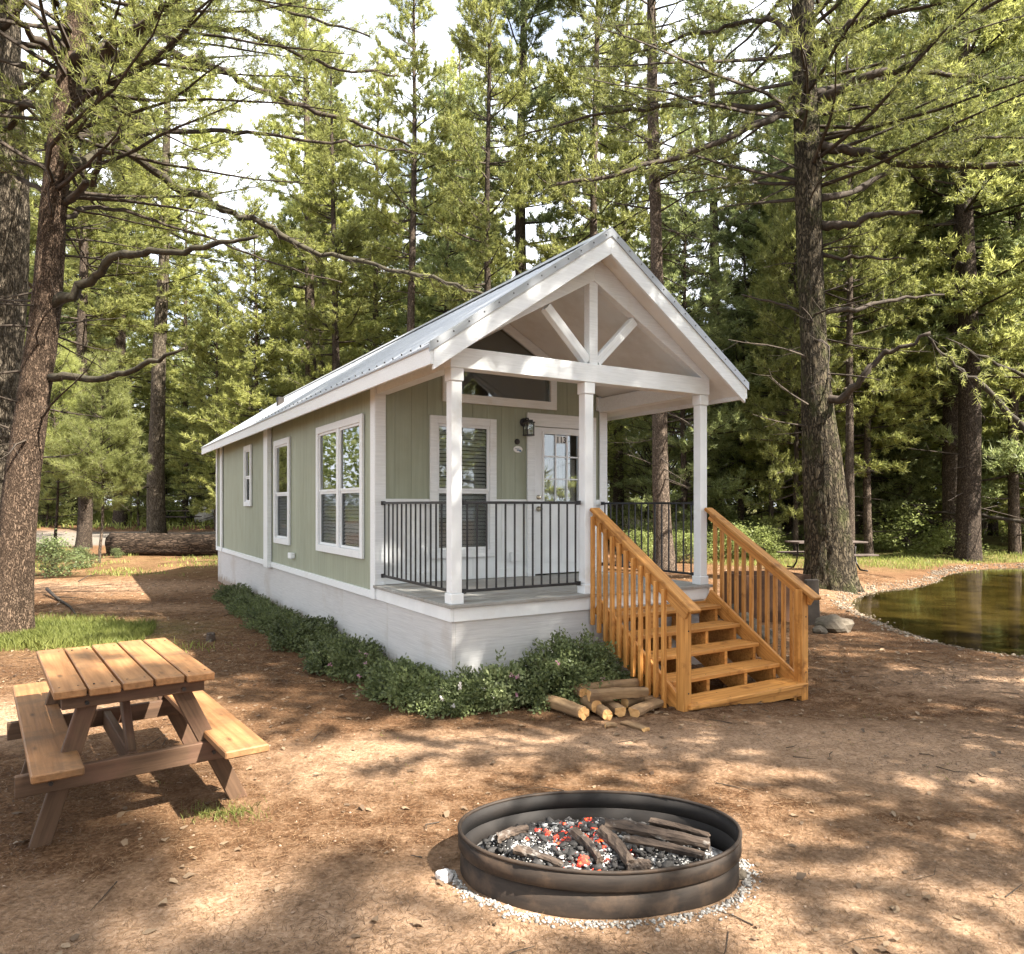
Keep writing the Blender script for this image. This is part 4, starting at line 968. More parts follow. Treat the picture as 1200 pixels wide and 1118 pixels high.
# ash crumbs around ring
n = 900; t = rr_.uniform(math.pi * 1.02, math.pi * 2.12, n); w = np.abs(rr_.normal(0, .030, n)) + .006 + .018 * rr_.random(n)
x = (RX + w) * np.cos(t); y = (RY + w) * np.sin(t); s = rr_.uniform(.004, .012, n) * (1 + .3 * (rr_.random(n) > .9)); z = gz(x + FX, y + FY) + s * .3
props(link('ash_crumbs', lumps('ash_crumbs', np.stack([x + FX, y + FY, z], -1), s, rr_), foliage('grey_ash_crumb', (.10, .09, .08), (.42, .40, .375), .0, rough=.95)), kind='stuff')
def rock(name, loc, size, seed, mat, label, cat='rock', squash=.65, group=None):
    bm = bmesh.new(); bmesh.ops.create_icosphere(bm, subdivisions=3, radius=1)
    for v in bm.verts:
        p = v.co.copy(); k = 1 + .35 * mnoise.noise(p * 1.1 + Vector((seed * 3.1, 0, 0))) + .14 * mnoise.noise(p * 3.1 + Vector((0, seed, 0)))
        v.co = Vector((p.x * k * size[0], p.y * k * size[1], max(p.z * k, -.5) * size[2]))
    me = bpy.data.meshes.new(name); bm.to_mesh(me); bm.free()
    for p in me.polygons: p.use_smooth = False
    return props(link(name, me, mat, None, loc), label, cat, group)
a = gpt(521, 1031); rock('pale_rock', (a.x, a.y, a.z + .015), (.042, .035, .036), 4, surf('chalky_rock', (.38, .33, .30), (.62, .60, .58), 12, 6, rough=.9, bump=.6), 'fist sized pale stone lying against the left foot of the fire ring', 'rock')
a = gpt(869, 1028); rock('pale_rock', (a.x, a.y, a.z + .01), (.03, .03, .02), 6, M['rock'], 'small ashy grey stone at the right foot of the fire ring', 'rock')

# ------------------------------------------------------------------ firewood
def lg(x0, y0, z0, x1, y1, z1, r, label, seed, split=None, r1=None):
    """x,y pixel of each end's centre, with height above the ground z; converted to places on the ground"""
    def pt_(px, py, zz):
        Y_ = F * (CAMZ - zz) / (py - 592); return Vector(((px - 600) / F * Y_, Y_, zz))
    a_, b_ = pt_(x0, y0, z0), pt_(x1, y1, z1)
    o = rough_log('firewood_log', a_, b_, r, r1 or r * .9, M['logbark'], M['logend'], seed, 14, 9, bend=.014, split=split, rg=.06); props(o, label, 'firewood', 'split logs heaped beside the stairs'); return o
lg(641, 822, .06, 684, 836, .065, .062, 'grey barked log at the far left front of the firewood heap', 1)
lg(662, 812, .07, 699, 828, .085, .062, 'dark bent log second from the left in the firewood heap', 2)
lg(664, 806, .15, 684, 812, .16, .05, 'short stub poking out behind the left end of the firewood heap', 12)
lg(706, 822, .06, 727, 833, .062, .062, 'orange ended log in the middle of the firewood heap', 3, split=.45)
lg(680, 808, .17, 746, 801, .16, .055, 'pale smooth log lying across the back top of the firewood heap', 4)
lg(690, 814, .185, 758, 810, .165, .058, 'mottled log lying across the top front of the firewood heap', 5, split=.6)
lg(732, 824, .07, 752, 819, .07, .052, 'short round log end in the right centre of the firewood heap', 6)
lg(743, 834, .055, 772, 822, .06, .060, 'split wedge log with bright face at the right front of the heap', 7, split=.35)
lg(752, 820, .055, 779, 817, .06, .045, 'thin split piece at the far right of the firewood heap', 8, split=.3)
lg(693, 826, .055, 712, 838, .055, .050, 'mid brown log between the dark bent one and the orange ended one', 21)
lg(716, 812, .12, 735, 806, .12, .045, 'thin log in the dark gap at the centre of the firewood heap', 22)
lg(709, 850, .028, 722, 849, .03, .038, 'small fallen wood chunk lying left in front of the firewood heap', 9, split=.3)
lg(731, 846, .025, 757, 854, .03, .042, 'flat bright split piece lying in front of the firewood heap', 10, split=.15)

# ------------------------------------------------------------------ other ground objects
a = gpt(247, 751); 
mb = MB(); mb.tube([(0, 0, -.02), (0, 0, .06), (.003, 0, .11)], [.065, .058, .055], 12); stp = props(link('short_stump', mb.mesh('stump', bevel=.004), M['char'], None, (a.x, a.y, a.z)), 'small black stump standing alone on the path left of the cabin', 'stump')
# fallen log at the left rear
rough = rough_log
p0 = gpt(128, 652); p1 = Vector((-8.2, 24.6, g1(-8.2, 24.6)))
p0 = Vector((-13.3, 24.0, g1(-13.3, 24))); 
fl = rough_log('fallen_log', p0 + Vector((0, 0, .36)), p1 + Vector((0, 0, .30)), .37, .32, M['oldlog'], M['oldlog'], 77, 22, 26, bend=.08)
props(fl, 'long dark fallen tree trunk lying across behind the left end of the cabin', 'fallen log')
# bin, slab, rocks behind the stairs
X, Y = (898 - 600) / F * 11.9, 11.9
bn_ = empty('fire_bin', (X, Y, g1(X, Y) - .02), .15, 'dark rusty open steel bin behind the right handrail of the stairs', 'fire bin')
for x0, x1, y0, y1 in ((-.55, .55, -.40, -.37), (-.55, .55, .37, .40)): bx('side_plate', x0, x1, y0, y1, 0, .76, M['rust'], bn_, .003)
for x0, x1 in ((-.55, -.52), (.52, .55)): bx('end_plate', x0, x1, -.368, .368, 0, .75, M['rust'], bn_, .003)
X, Y = (953 - 600) / F * 11.2, 11.2
bar_o = bar('stone_post', Vector((X, Y, g1(X, Y) - .05)), Vector((X - .03, Y, g1(X, Y) + .70)), .20, .09, M['concrete'], None, .012, up=Vector((0, 1, 0))); props(bar_o, 'upright grey slab standing between the right newel post and the mossy tree', 'slab')
a = gpt(981, 741); rock('boulder', (a.x, a.y + .12, a.z + .07), (.27, .22, .17), 9, M['rock'], 'rounded grey boulder on the dirt right of the stairs', 'rock')
a = gpt(960, 742); rock('boulder', (a.x, a.y, a.z + .03), (.10, .09, .07), 12, M['rock'], 'small stone touching the left side of the grey boulder', 'rock')
rk = [(862, 705, .16, 'grey stone seen through the right balusters, nearest the porch post'), (874, 722, .20, 'largest stone seen through the right balusters behind the stairs'), (893, 735, .17, 'low stone at the foot of the rusty steel bin'), (858, 735, .15, 'brown stone low down behind the middle of the right handrail')]
for i, (px, py, s, lb) in enumerate(rk):
    a = gpt(px, py + 22); rock('boulder', (a.x, a.y + .2, a.z + s * .5), (s * 1.3, s, s * .9), 20 + i, M['rock'], lb, 'rock', group='stones behind the stairs')
X, Y = (243 - 600) / F * 40, 40; rock('boulder', (X, Y, g1(X, Y) + .3), (.65, .55, .55), 31, surf('pale_far_rock', (.35, .32, .27), (.55, .51, .44), 4, 5, rough=.9, bump=.4), 'pale boulder beside the distant picnic table at left', 'rock')
# dead stick near left trunk
mb = MB(); a = gpt(55, 697); b = gpt(82, 712); mb.tube([a + Vector((0, 0, .12)), a.lerp(b, .4) + Vector((0, 0, .05)), b + Vector((0, 0, .02)), gpt(90, 722) + Vector((0, 0, .01))], [.035, .028, .02, .01], 7); mb.tube([a.lerp(b, .4) + Vector((0, 0, .05)), a.lerp(b, .5) + Vector((.25, .2, .04))], [.018, .006], 6)
props(link('fallen_stick', mb.mesh('stick', True), M['limb'], None), 'pale crooked dead stick on the dirt right of the left trunk', 'stick')
mb = MB(); a = gpt(92, 682); b = gpt(115, 674); mb.tube([a + Vector((0, 0, .02)), a.lerp(b, .5) + Vector((0, 0, .07)), b + Vector((0, 0, .03))], [.012, .010, .004], 6)
props(link('fallen_stick', mb.mesh('stick', True), M['limb'], None), 'thin twig lying on the dirt between the left trunk and the log', 'stick')

# ------------------------------------------------------------------ vegetation generators
def sticks(p0, p1, r0, r1, n=3):
    p0 = np.asarray(p0); p1 = np.asarray(p1); d = p1 - p0; L = np.linalg.norm(d, axis=1)[:, None] + 1e-9; d = d / L
    a = np.cross(d, np.array([0.03, .05, 1.0])); a /= np.linalg.norm(a, axis=1)[:, None] + 1e-9; b = np.cross(d, a)
    t = np.arange(n) * 2 * np.pi / n; c, s_ = np.cos(t)[None, :, None], np.sin(t)[None, :, None]
    ring = a[:, None] * c + b[:, None] * s_
    V = np.concatenate([p0[:, None] + ring * np.asarray(r0)[:, None, None], p1[:, None] + ring * np.asarray(r1)[:, None, None]], 1)
    k = np.arange(n); f = np.stack([k, (k + 1) % n, (k + 1) % n + n, k + n], -1)
    Fa = (f[None] + (np.arange(len(p0)) * 2 * n)[:, None, None]).reshape(-1, 4)
    return V.reshape(-1, 3), Fa
class Veg:
    """collects limbs and needle tufts, then builds one mesh of each"""
    def __init__(s, seed): s.r = np.random.default_rng(seed); s.a = []; s.b = []; s.ra = []; s.rb = []; s.tp = []; s.td = []
    def seg(s, P_, R_):
        s.a.append(P_[:-1]); s.b.append(P_[1:]); s.ra.append(R_[:-1]); s.rb.append(R_[1:])
    def dress(s, P_, R_, tw_len, tw_space, t0=.25, tuft_space=.13, tuft=1.0, up=.35, flatness=.35, tw_start=.25, taper=.55, rad=.006):
        """twigs and tufts along the polyline P_"""
        r = s.r; s.seg(P_, R_); d = np.diff(P_, axis=0); ln = np.linalg.norm(d, axis=1); L = ln.sum(); cum = np.concatenate([[0], np.cumsum(ln)]) / L
        n = max(1, int(L * (1 - t0) / tw_space)); t = t0 + (1 - t0) * (np.arange(n) + r.uniform(0, 1, n)) / n
        i = np.clip(np.searchsorted(cum, t) - 1, 0, len(ln) - 1); f = (t - cum[i]) / (cum[i + 1] - cum[i] + 1e-9); p = P_[i] + d[i] * f[:, None]
        dd = d[i] / ln[i][:, None]; side = np.cross(dd, np.array([0, 0, 1.0])); side /= np.linalg.norm(side, axis=1)[:, None] + 1e-9
        sg = np.where(np.arange(n) % 2 == 0, 1, -1)[:, None]; v = dd * r.uniform(.35, 1.0, (n, 1)) + side * sg * r.uniform(.5, 1.1, (n, 1)); v[:, 2] += r.normal(0, flatness, n) + up * .3
        v /= np.linalg.norm(v, axis=1)[:, None]; l = tw_len * (1 - taper * t) * r.uniform(.5, 1.15, n); q = p + v * l[:, None] * .55; v2 = v + np.array([0, 0, up * .5]); v2 /= np.linalg.norm(v2, axis=1)[:, None]; e = q + v2 * l[:, None] * .5
        s.a += [p, q]; s.b += [q, e]; s.ra += [np.full(n, rad), np.full(n, rad * .7)]; s.rb += [np.full(n, rad * .7), np.full(n, rad * .25)]
        if tuft > 0:
            k = max(2, int(tw_len * .8 / tuft_space)); w = tw_start + (1 - tw_start) * (np.arange(k) + .7) / k
            w = w[None, :, None] * np.ones((n, 1, 1)); w = np.clip(w + r.uniform(-.06, .06, w.shape), 0, 1.02)
            tp = np.where(w < .53, p[:, None] + (q - p)[:, None] * (w / .53), q[:, None] + (e - q)[:, None] * ((w - .53) / .47)); td = np.repeat(v2[:, None], k, 1)
            m = (r.random((n, k)) < tuft * np.clip(l[:, None] / tw_len * 1.6, .2, 1)); s.tp.append(tp[m]); s.td.append(td[m])
            s.tp.append(P_[-1:]); s.td.append(dd[-1:])
    def limbs(s, name):
        V, Fa = sticks(np.concatenate(s.a), np.concatenate(s.b), np.concatenate(s.ra), np.concatenate(s.rb)); return mesh_np(name, V, Fa, True)
    def needles(s, name, K=8, L=.16, w=.028, spread=.9):
        p = np.concatenate(s.tp); d = np.concatenate(s.td); n = len(p); r = s.r
        p = np.repeat(p, K, 0) + r.normal(0, L * .16, (n * K, 3)); d = np.repeat(d, K, 0) + r.normal(0, spread, (n * K, 3)); d[:, 2] += .15; d /= np.linalg.norm(d, axis=1)[:, None]
        sd = np.cross(d, r.normal(size=d.shape)); sd /= np.linalg.norm(sd, axis=1)[:, None]; l = L * r.uniform(.6, 1.2, (n * K, 1))
        V = np.stack([p - sd * w / 2, p + sd * w / 2, p + d * l], 1).reshape(-1, 3); Fa = np.arange(len(V)).reshape(-1, 3)
        return mesh_np(name, V, Fa)
    def branch(s, p, az, e0, de, L, r0, K=7, wob=.10, **kw):
        r = s.r; t = np.linspace(0, 1, K + 1); e = np.radians(e0 + de * t); a = az + np.cumsum(r.normal(0, wob, K + 1)); st = L / K
        D = np.stack([np.cos(e) * np.cos(a), np.cos(e) * np.sin(a), np.sin(e)], -1); P_ = np.asarray(p, float) + np.concatenate([[[0, 0, 0]], np.cumsum(D[:-1] * st, 0)]); R_ = r0 * (1 - .8 * t)
        s.dress(P_, R_, **kw); return P_
def trunk_mesh(name, pts, rads, n=18, rough_=.06, ridges=0.0, seed=0, rows=40, flare=.0, zs=1.0):
    pts = np.array([list(p) for p in pts], float); rads = np.array(rads, float); L = np.concatenate([[0], np.cumsum(np.linalg.norm(np.diff(pts, axis=0), axis=1))]); u = np.linspace(0, 1, rows) ** 1.25 * L[-1]
    c = np.stack([np.interp(u, L, pts[:, k]) for k in range(3)], -1)
    for _ in range(2): c[1:-1] = .25 * c[:-2] + .5 * c[1:-1] + .25 * c[2:]
    R_ = np.interp(u, L, rads); r = np.random.default_rng(seed); th = np.arange(n) * 2 * np.pi / n; V = np.zeros((rows, n, 3))
    ph = r.uniform(0, 6, 12)
    for i in range(rows):
        w = 1 + flare * math.exp(-u[i] / .35) * (.75 + .45 * np.sin(th * 5 + ph[0]) + .2 * np.sin(th * 9 + ph[1])) + rough_ * (np.sin(th * 3 + u[i] * 1.3 + ph[2]) * .5 + .5 * np.sin(th * 2 - u[i] * .8 + ph[3]))
        if ridges:
            for k, a in enumerate(th):
                p = Vector((math.cos(a) * 5.5 * zs, math.sin(a) * 5.5 * zs, u[i] * 1.5 * zs + seed)); q = mnoise.noise(p); q2 = mnoise.noise(p * 2.3)
                w[k] += ridges * ((1 - 2.4 * abs(q)) * .8 + .5 * q2)
        V[i] = c[i] + np.stack([np.cos(th) * R_[i] * w, np.sin(th) * R_[i] * w, np.zeros(n)], -1)
    idx = np.arange(rows * n).reshape(rows, n); Fa = np.stack([idx[:-1], np.roll(idx[:-1], -1, 1), np.roll(idx[1:], -1, 1), idx[1:]], -1).reshape(-1, 4)
    return mesh_np(name, V.reshape(-1, 3), Fa, True)

PIECES = {}; vr_ = random.Random(5)
def pine_variant(key, h, r0, cs, Lmax, whorl=.75, nb=5, snag=True, seed=0, lean=.3, K=8, nl=.16, nw=.028, e_lo=-8, e_hi=35, tw=.75, tws=.24, ts=.14, bole=True, sparse=1.0):
    r = np.random.default_rng(seed); v = Veg(seed + 1); lx_, ly_ = r.uniform(-lean, lean, 2); q = r.uniform(-.12, .12, (8, 2))
    zz = np.linspace(-.3, h, 9); pts = [(lx_ * (max(z, 0) / h) ** 1.5 + (q[i - 1][0] if i else 0), ly_ * (max(z, 0) / h) ** 1.5 + (q[i - 1][1] if i else 0), z) for i, z in enumerate(zz)]; rads = [r0 * (1 - .9 * max(z, 0) / h) for z in zz]
    tm = trunk_mesh('trunk_' + key, pts, rads, 10, .05, 0, seed, 18, .25); pa = np.array(pts)
    cen = lambda z: np.array([np.interp(z, zz, pa[:, 0]), np.interp(z, zz, pa[:, 1]), z])
    z = cs * h
    while z < h - .3:
        t = (z - cs * h) / (h - cs * h); Lz = Lmax * (1 - t) ** .75 * (.45 + .55 * min(1, t * 4 + .3))
        for k in range(nb if t > .05 else 3):
            if r.random() > .9 * sparse + .1 * t: continue
            Lb = Lz * r.uniform(.55, 1.15) + .25; zz_ = z + r.uniform(-.25, .25)
            v.branch(cen(zz_), r.uniform(0, 6.283), e_lo + (e_hi - e_lo) * t + r.normal(0, 7), r.uniform(5, 22), Lb, .012 + .011 * Lb * (r0 / .25) ** .3, K=6, wob=.13, tw_len=min(tw, .35 * Lb + .25), tw_space=tws, t0=.22, tuft_space=ts, tuft=r.uniform(.7, 1.0))
        z += whorl * r.uniform(.75, 1.2)
    if snag:
        n = int(cs * h * 2.6)
        for _ in range(n):
            z = r.uniform(.12, 1.0) * cs * h; Lb = r.uniform(.4, 2.2)
            v.branch(cen(z), r.uniform(0, 6.283), r.uniform(-25, 15), r.uniform(-25, 15), Lb, .022, K=4, wob=.25, tw_len=.5, tw_space=.35, t0=.3, tuft=0, flatness=.6, rad=.006)
    lm = v.limbs('branches_' + key); nm = v.needles('crown_' + key, K, nl, nw)
    return tm, lm, nm
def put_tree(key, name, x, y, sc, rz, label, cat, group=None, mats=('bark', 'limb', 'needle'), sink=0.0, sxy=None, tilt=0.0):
    t = empty(name, (x, y, g1(x, y) - sink), rz, label, cat, group); t.scale = (sxy or sc, sxy or sc, sc)
    if tilt: t.rotation_euler = (tilt, 0, rz)
    for nm, me, mt in zip(('trunk', 'branches', 'crown'), PIECES[key], mats):
        if me is None: continue
        o = bpy.data.objects.new(nm, me); C.objects.link(o); o.parent = t
        if not me.materials: me.materials.append(M[mt])
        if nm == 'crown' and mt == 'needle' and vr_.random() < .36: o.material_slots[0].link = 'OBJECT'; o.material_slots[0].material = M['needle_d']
        elif me.materials[0] != M[mt]: o.material_slots[0].link = 'OBJECT'; o.material_slots[0].material = M[mt]
    return t

for i in range(4): PIECES['mature%d' % i] = pine_variant('mature%d' % i, 23 + i, .24 + .03 * i, [.36, .28, .42, .2][i], [3.6, 4.2, 3.4, 4.2][i], .62, 5, True, 100 + i * 7, .7, K=11, nl=.19, nw=.036, tws=.13, ts=.09, tw=.95, sparse=[.95, .9, .8, 1.0][i])
for i in range(3): PIECES['mid%d' % i] = pine_variant('mid%d' % i, 12 + i * 1.5, .13, [.12, .2, .07][i], [2.8, 2.5, 3.1][i], .42, 6, True, 200 + i * 7, .3, K=10, nl=.17, nw=.032, tws=.13, ts=.10, tw=.9)
for i in range(2): PIECES['young%d' % i] = pine_variant('young%d' % i, 5.2, .06, .10, 1.7, .33, 6, False, 300 + i * 7, .1, K=14, nl=.15, nw=.010, tws=.11, tw=.6, ts=.08, e_lo=5, e_hi=50)
PIECES['young2'] = pine_variant('young2', 5.2, .045, .30, 1.5, .26, 7, False, 333, .1, K=16, nl=.15, nw=.011, tws=.09, tw=.6, ts=.07, e_lo=5, e_hi=50)
def leafy(key, h, n_cl, R_, seed, leaf=.09, n_leaf=90, trunk=True, r0=.07, zlo=.15, quad=True):
    """broad-leaved plant: leaf clumps round the ends of forking limbs"""
    v = Veg(seed); r = v.r; P0 = []; D0 = []
    for c_ in range(n_cl):
        t = r.uniform(zlo, 1); az = r.uniform(0, 6.283); rad_ = R_ * math.sin(math.pi * min(.95, .25 + .7 * t)) * r.uniform(.35, 1); e = np.array([math.cos(az) * rad_, math.sin(az) * rad_, h * t]); s0 = np.array([0, 0, h * t * r.uniform(.3, .7)])
        m = (s0 + e) / 2 + r.normal(0, .1 * R_, 3); v.seg(np.array([s0, m, e]), np.array([.02, .014, .005]) * (h / 5 + .3)); cr_ = r.uniform(.25, .5) * R_ * .6
        q = r.normal(size=(n_leaf, 3)) * cr_ * np.array([1, 1, .45]); P0.append(e + q)
    p = np.concatenate(P0); n = len(p); d = r.normal(size=(n, 3)) * np.array([1, 1, .45]); d /= np.linalg.norm(d, axis=1)[:, None]; up = np.array([0, 0, 1.0]) + r.normal(0, .5, (n, 3)); sd = np.cross(d, up); sd /= np.linalg.norm(sd, axis=1)[:, None]
    l = leaf * r.uniform(.6, 1.3, (n, 1)); V = np.stack([p, p + d * l * .5 + sd * l * .32, p + d * l, p + d * l * .5 - sd * l * .32], 1).reshape(-1, 3)
    nm = mesh_np('leaves_' + key, V, np.arange(len(V)).reshape(-1, 4)); lm = v.limbs('limbs_' + key)
    tm = trunk_mesh('stem_' + key, [(0, 0, -.1), (.05 * h / 5, 0, h * .4), (0, .05, h * .85)], [r0, r0 * .6, r0 * .15], 8, .05, 0, seed, 8, .2) if trunk else None
    return tm, lm, nm
for i in range(3): PIECES['leafy%d' % i] = leafy('leafy%d' % i, 6.5 + i, 90, 2.4, 400 + i, .10, 150)
for i in range(3): PIECES['bush%d' % i] = leafy('bush%d' % i, 1.3, 34, 1.0, 450 + i, .085, 90, False, zlo=.1)

# ------------------------------------------------------------------ forest placement
def free(x, y):
    l = (Vector((x, y, 0)) - COR); u = l.x * math.cos(TH) + l.y * math.sin(TH); v = -l.x * math.sin(TH) + l.y * math.cos(TH)
    if -2.2 < u < WD + 2.2 and -3 < v < LEN + 3.0: return False
    if poly_sd(np.array([x]), np.array([y]), lake_s)[0] < 1.0: return False
    return True
placed = []
def named(px, Y, key, sc, label, name='pine_tree', cat='tree', rz=0, mats=('bark', 'limb', 'needle'), sxy=None, group=None):
    x = (px - 600) / F * Y; placed.append((x, Y)); return put_tree(key, name, x, Y, sc, rz, label, cat, group, mats, 0, sxy)
named(183, 31, 'mature2', 1.0, 'tall pine trunk coloured pale as if sunlit, standing just left of the distant picnic table', rz=1.0, sxy=1.25, mats=('bark_pale', 'limb', 'needle'))  # lighter bark colour stands in for sunlight on this shaded trunk
named(98, 26, 'mature0', .9, 'pine with bare dark trunk between the leaning left trunk and the pale tall pine', rz=2.0, sxy=1.05)
named(217, 42, 'mature1', .9, 'slim pine rising directly behind the distant picnic table', rz=.4, sxy=.7)
named(395, 27, 'mature3', .72, 'thin pine over the middle of the cabin roof with dead side twigs', rz=4.0, sxy=.62)
named(480, 26, 'mature2', .9, 'slender pine over the roof, second from the left of the three above it', rz=2.2, sxy=.7)
named(568, 24, 'mature0', .95, 'straight slender pine nearest left of the roof peak', rz=5.2, sxy=.7)
named(524, 33, 'mature1', .9, 'dark slim pine between two straighter ones above the roof', rz=3.0, sxy=.75)
named(725, 30, 'mature2', 1.05, 'narrow pine trunk right behind the gable peak', rz=.9, sxy=.8)
named(905, 27, 'mid1', 1.0, 'thin dark pine stem left of the mossy trunk, the left one of a pair', rz=1.9, sxy=.75)
named(933, 24, 'mid0', 1.15, 'thin dark pine stem close to the left edge of the mossy trunk', rz=.3, sxy=.7)
named(996, 22.5, 'mature1', .75, 'thin sunlit pine stem peeking out right of the mossy trunk', rz=2.7, sxy=.55)
named(1120, 25, 'mature3', 1.0, 'dark thick pine beyond the far shore of the lake', rz=1.1, sxy=1.35)
named(1040, 33, 'mature0', 1.0, 'pine standing well behind the far bank between two darker trunks', rz=3.9, sxy=1.1)
named(1085, 34, 'mature2', 1.0, 'pine with sunlit stem far behind the lake', rz=.2)
named(116, 22, 'young2', 1.2, 'bright young pine with soft pale needles in front of the left trees', 'young_pine_tree', rz=.5, mats=('bark', 'limb', 'needle_y'), sxy=1.0)
named(66, 24, 'young2', 1.35, 'bushy young pine just right of the leaning left trunk', 'young_pine_tree', rz=1.5, mats=('bark', 'limb', 'needle_y'), sxy=1.15)
named(300, 28, 'mid2', .9, 'dense green pine behind the rear end of the cabin roof', rz=1.5)
named(255, 34, 'mid0', 1.0, 'full green pine above the far left roof corner', rz=.7)
named(340, 36, 'mid1', 1.2, 'green pine behind the middle of the roofline', rz=2.1)
named(800, 26, 'mid2', 1.0, 'broad dark pine seen behind the right porch post', rz=2.6)
named(870, 31, 'mid0', 1.25, 'dense pine between the right roof eave and the mossy trunk', rz=4.4)
for px, Y, k, s_, lb in ((365, 32, 'mature3', 1.1, 'tall feathery pine above the middle of the roofline, left of the dead twigged one'), (440, 36, 'mature1', 1.0, 'tall full pine between the first two slender trunks over the roof'), (610, 29, 'mature3', 1.2, 'feathery tall pine just left of the roof peak, behind the straight slender one'),
                     (690, 27, 'mature0', 1.15, 'airy pine close behind the gable peak on its left side'), (840, 33, 'mature3', 1.2, 'tall full pine above the right roof eave'), (545, 40, 'mature3', 1.05, 'far pine above the roof between the slender trunks')):
    named(px, Y, k, s_, lb, rz=px * .7, sxy=s_ * .85)
named(1190, 25, 'mid2', 1.55, 'large drooping dark pine at the right edge beyond the lake', rz=1.3, sxy=1.4)
named(1060, 28, 'mid2', 1.35, 'broad drooping pine beyond the lake, right of the mossy trunk', rz=4.0, sxy=1.2)
named(1010, 36, 'mature3', 1.15, 'tall full pine just right of the top of the mossy trunk', rz=2.0)
named(1150, 38, 'mature3', 1.3, 'tallest far pine above the right end of the lake', rz=5.0)
rf_ = np.random.default_rng(99)
def scatter(n, y0, y1, keys, name, label, cat, group, dmin, sc=(.85, 1.15), mats=('bark', 'limb', 'needle'), xk=.78, power=1.0, avoid=None, keep=None):
    c = 0; tries = 0; own = []
    tall = 'mature2' in keys
    while c < n and tries < n * 60:
        tries += 1; y = y0 + (y1 - y0) * rf_.random() ** power; x = rf_.uniform(-1, 1) * (xk * y + 3)
        if not free(x, y): continue
        if keep is not None and not keep(x, y): continue
        if avoid and avoid(x, y): continue
        if 'mature1' in keys and (150 < 600 + F * x / y < 350 or 590 < 600 + F * x / y < 670 or 790 < 600 + F * x / y < 850): continue
        if any((x - a) ** 2 + (y - b) ** 2 < dmin ** 2 for a, b in own): continue
        if any((x - a) ** 2 + (y - b) ** 2 < (dmin * .6) ** 2 for a, b in placed): continue
        own.append((x, y)); k = keys[int(rf_.integers(len(keys)))]; s_ = rf_.uniform(*sc); pxl = 600 + F * x / y
        sec = 'left of the cabin' if pxl < 250 else 'above the cabin roof' if pxl < 730 else 'between the gable and the mossy trunk' if pxl < 940 else 'right of the mossy trunk'
        put_tree(k, name, x, y, s_, rf_.uniform(0, 6.28), label + ', ' + sec, cat, group + ' ' + sec, mats); c += 1
    placed.extend(own if dmin > 2 else []); return c
isroad = lambda x, y: (25.5 < y < 35.5 and x < 0) or (33.5 < y < 44 and 3 < x < 18)
opening = lambda x, y: isroad(x, y) or (y < 30 and -14.5 < x < -2)
scatter(28, 30, 52, ['mature0', 'mature1', 'mature2', 'mature3'], 'pine_tree', 'tall pine crowded among others in the forest behind', 'tree', 'tall background pines', 3.4, avoid=opening)
scatter(46, 52, 85, ['mature0', 'mature1', 'mature3'], 'pine_tree', 'tall pine crowded among others in the forest behind', 'tree', 'tall background pines', 3.8)
scatter(62, 27, 66, ['mid0', 'mid1', 'mid2'], 'pine_tree', 'green mid sized pine filling the forest behind', 'tree', 'mid sized background pines', 2.3, avoid=opening, sc=(.75, 1.3))
scatter(12, 17, 32, ['mid0', 'mid1', 'mid2', 'mature3'], 'pine_tree', 'dark green pine on the wooded bank', 'tree', 'pines on the right bank', 2.6, keep=lambda x, y: x > .36 * y + 2 and y > 21)
scatter(50, 26, 60, ['leafy0', 'leafy1', 'leafy2'], 'broadleaf_tree', 'light green leafy understorey tree in the forest', 'tree', 'leafy understorey trees', 2.2, sc=(.6, 1.1), mats=('bark', 'limb', 'leaf'), avoid=isroad)
scatter(22, 24, 46, ['young0', 'young1'], 'young_pine_tree', 'young pine between the background trunks', 'tree', 'young background pines', 2.0, sc=(.5, 1.0), mats=('bark', 'limb', 'needle_y'), avoid=lambda x, y: opening(x, y) or x > .36 * y)
scatter(70, 24, 50, ['bush0', 'bush1', 'bush2'], 'forest_bush', 'low leafy bush on the forest floor behind', 'bush', 'low bushes on the forest floor', 1.1, sc=(.6, 1.3), mats=('bark', 'limb', 'leaf_b'), avoid=opening)
scatter(3, 27, 38, ['leafy0', 'leafy1', 'leafy2'], 'broadleaf_tree', 'bright leafy small tree', 'tree', 'bright leafy trees at right', 2.4, sc=(.6, 1.0), mats=('bark', 'limb', 'leaf_b'), keep=lambda x, y: x > .2 * y)
scatter(16, 20, 27, ['bush0', 'bush1', 'bush2'], 'forest_bush', 'low bright bush in the undergrowth', 'bush', 'bright bushes behind the porch', 1.0, sc=(.5, .85), mats=('bark', 'limb', 'leaf_b'), keep=lambda x, y: .17 * y < x < .37 * y and y > 21.5)
for px, Y, s_, lb in ((60, 19, .95, 'dark low bush right of the foot of the leaning left trunk'), (95, 21, .55, 'small leafy bush by the thin young pine stem at left'), (136, 23.2, .28, 'small green plant against the left end of the fallen log')):
    named(px, Y, 'bush1', s_ * .8, lb, 'forest_bush', 'bush', mats=('bark', 'limb', 'shrub'))
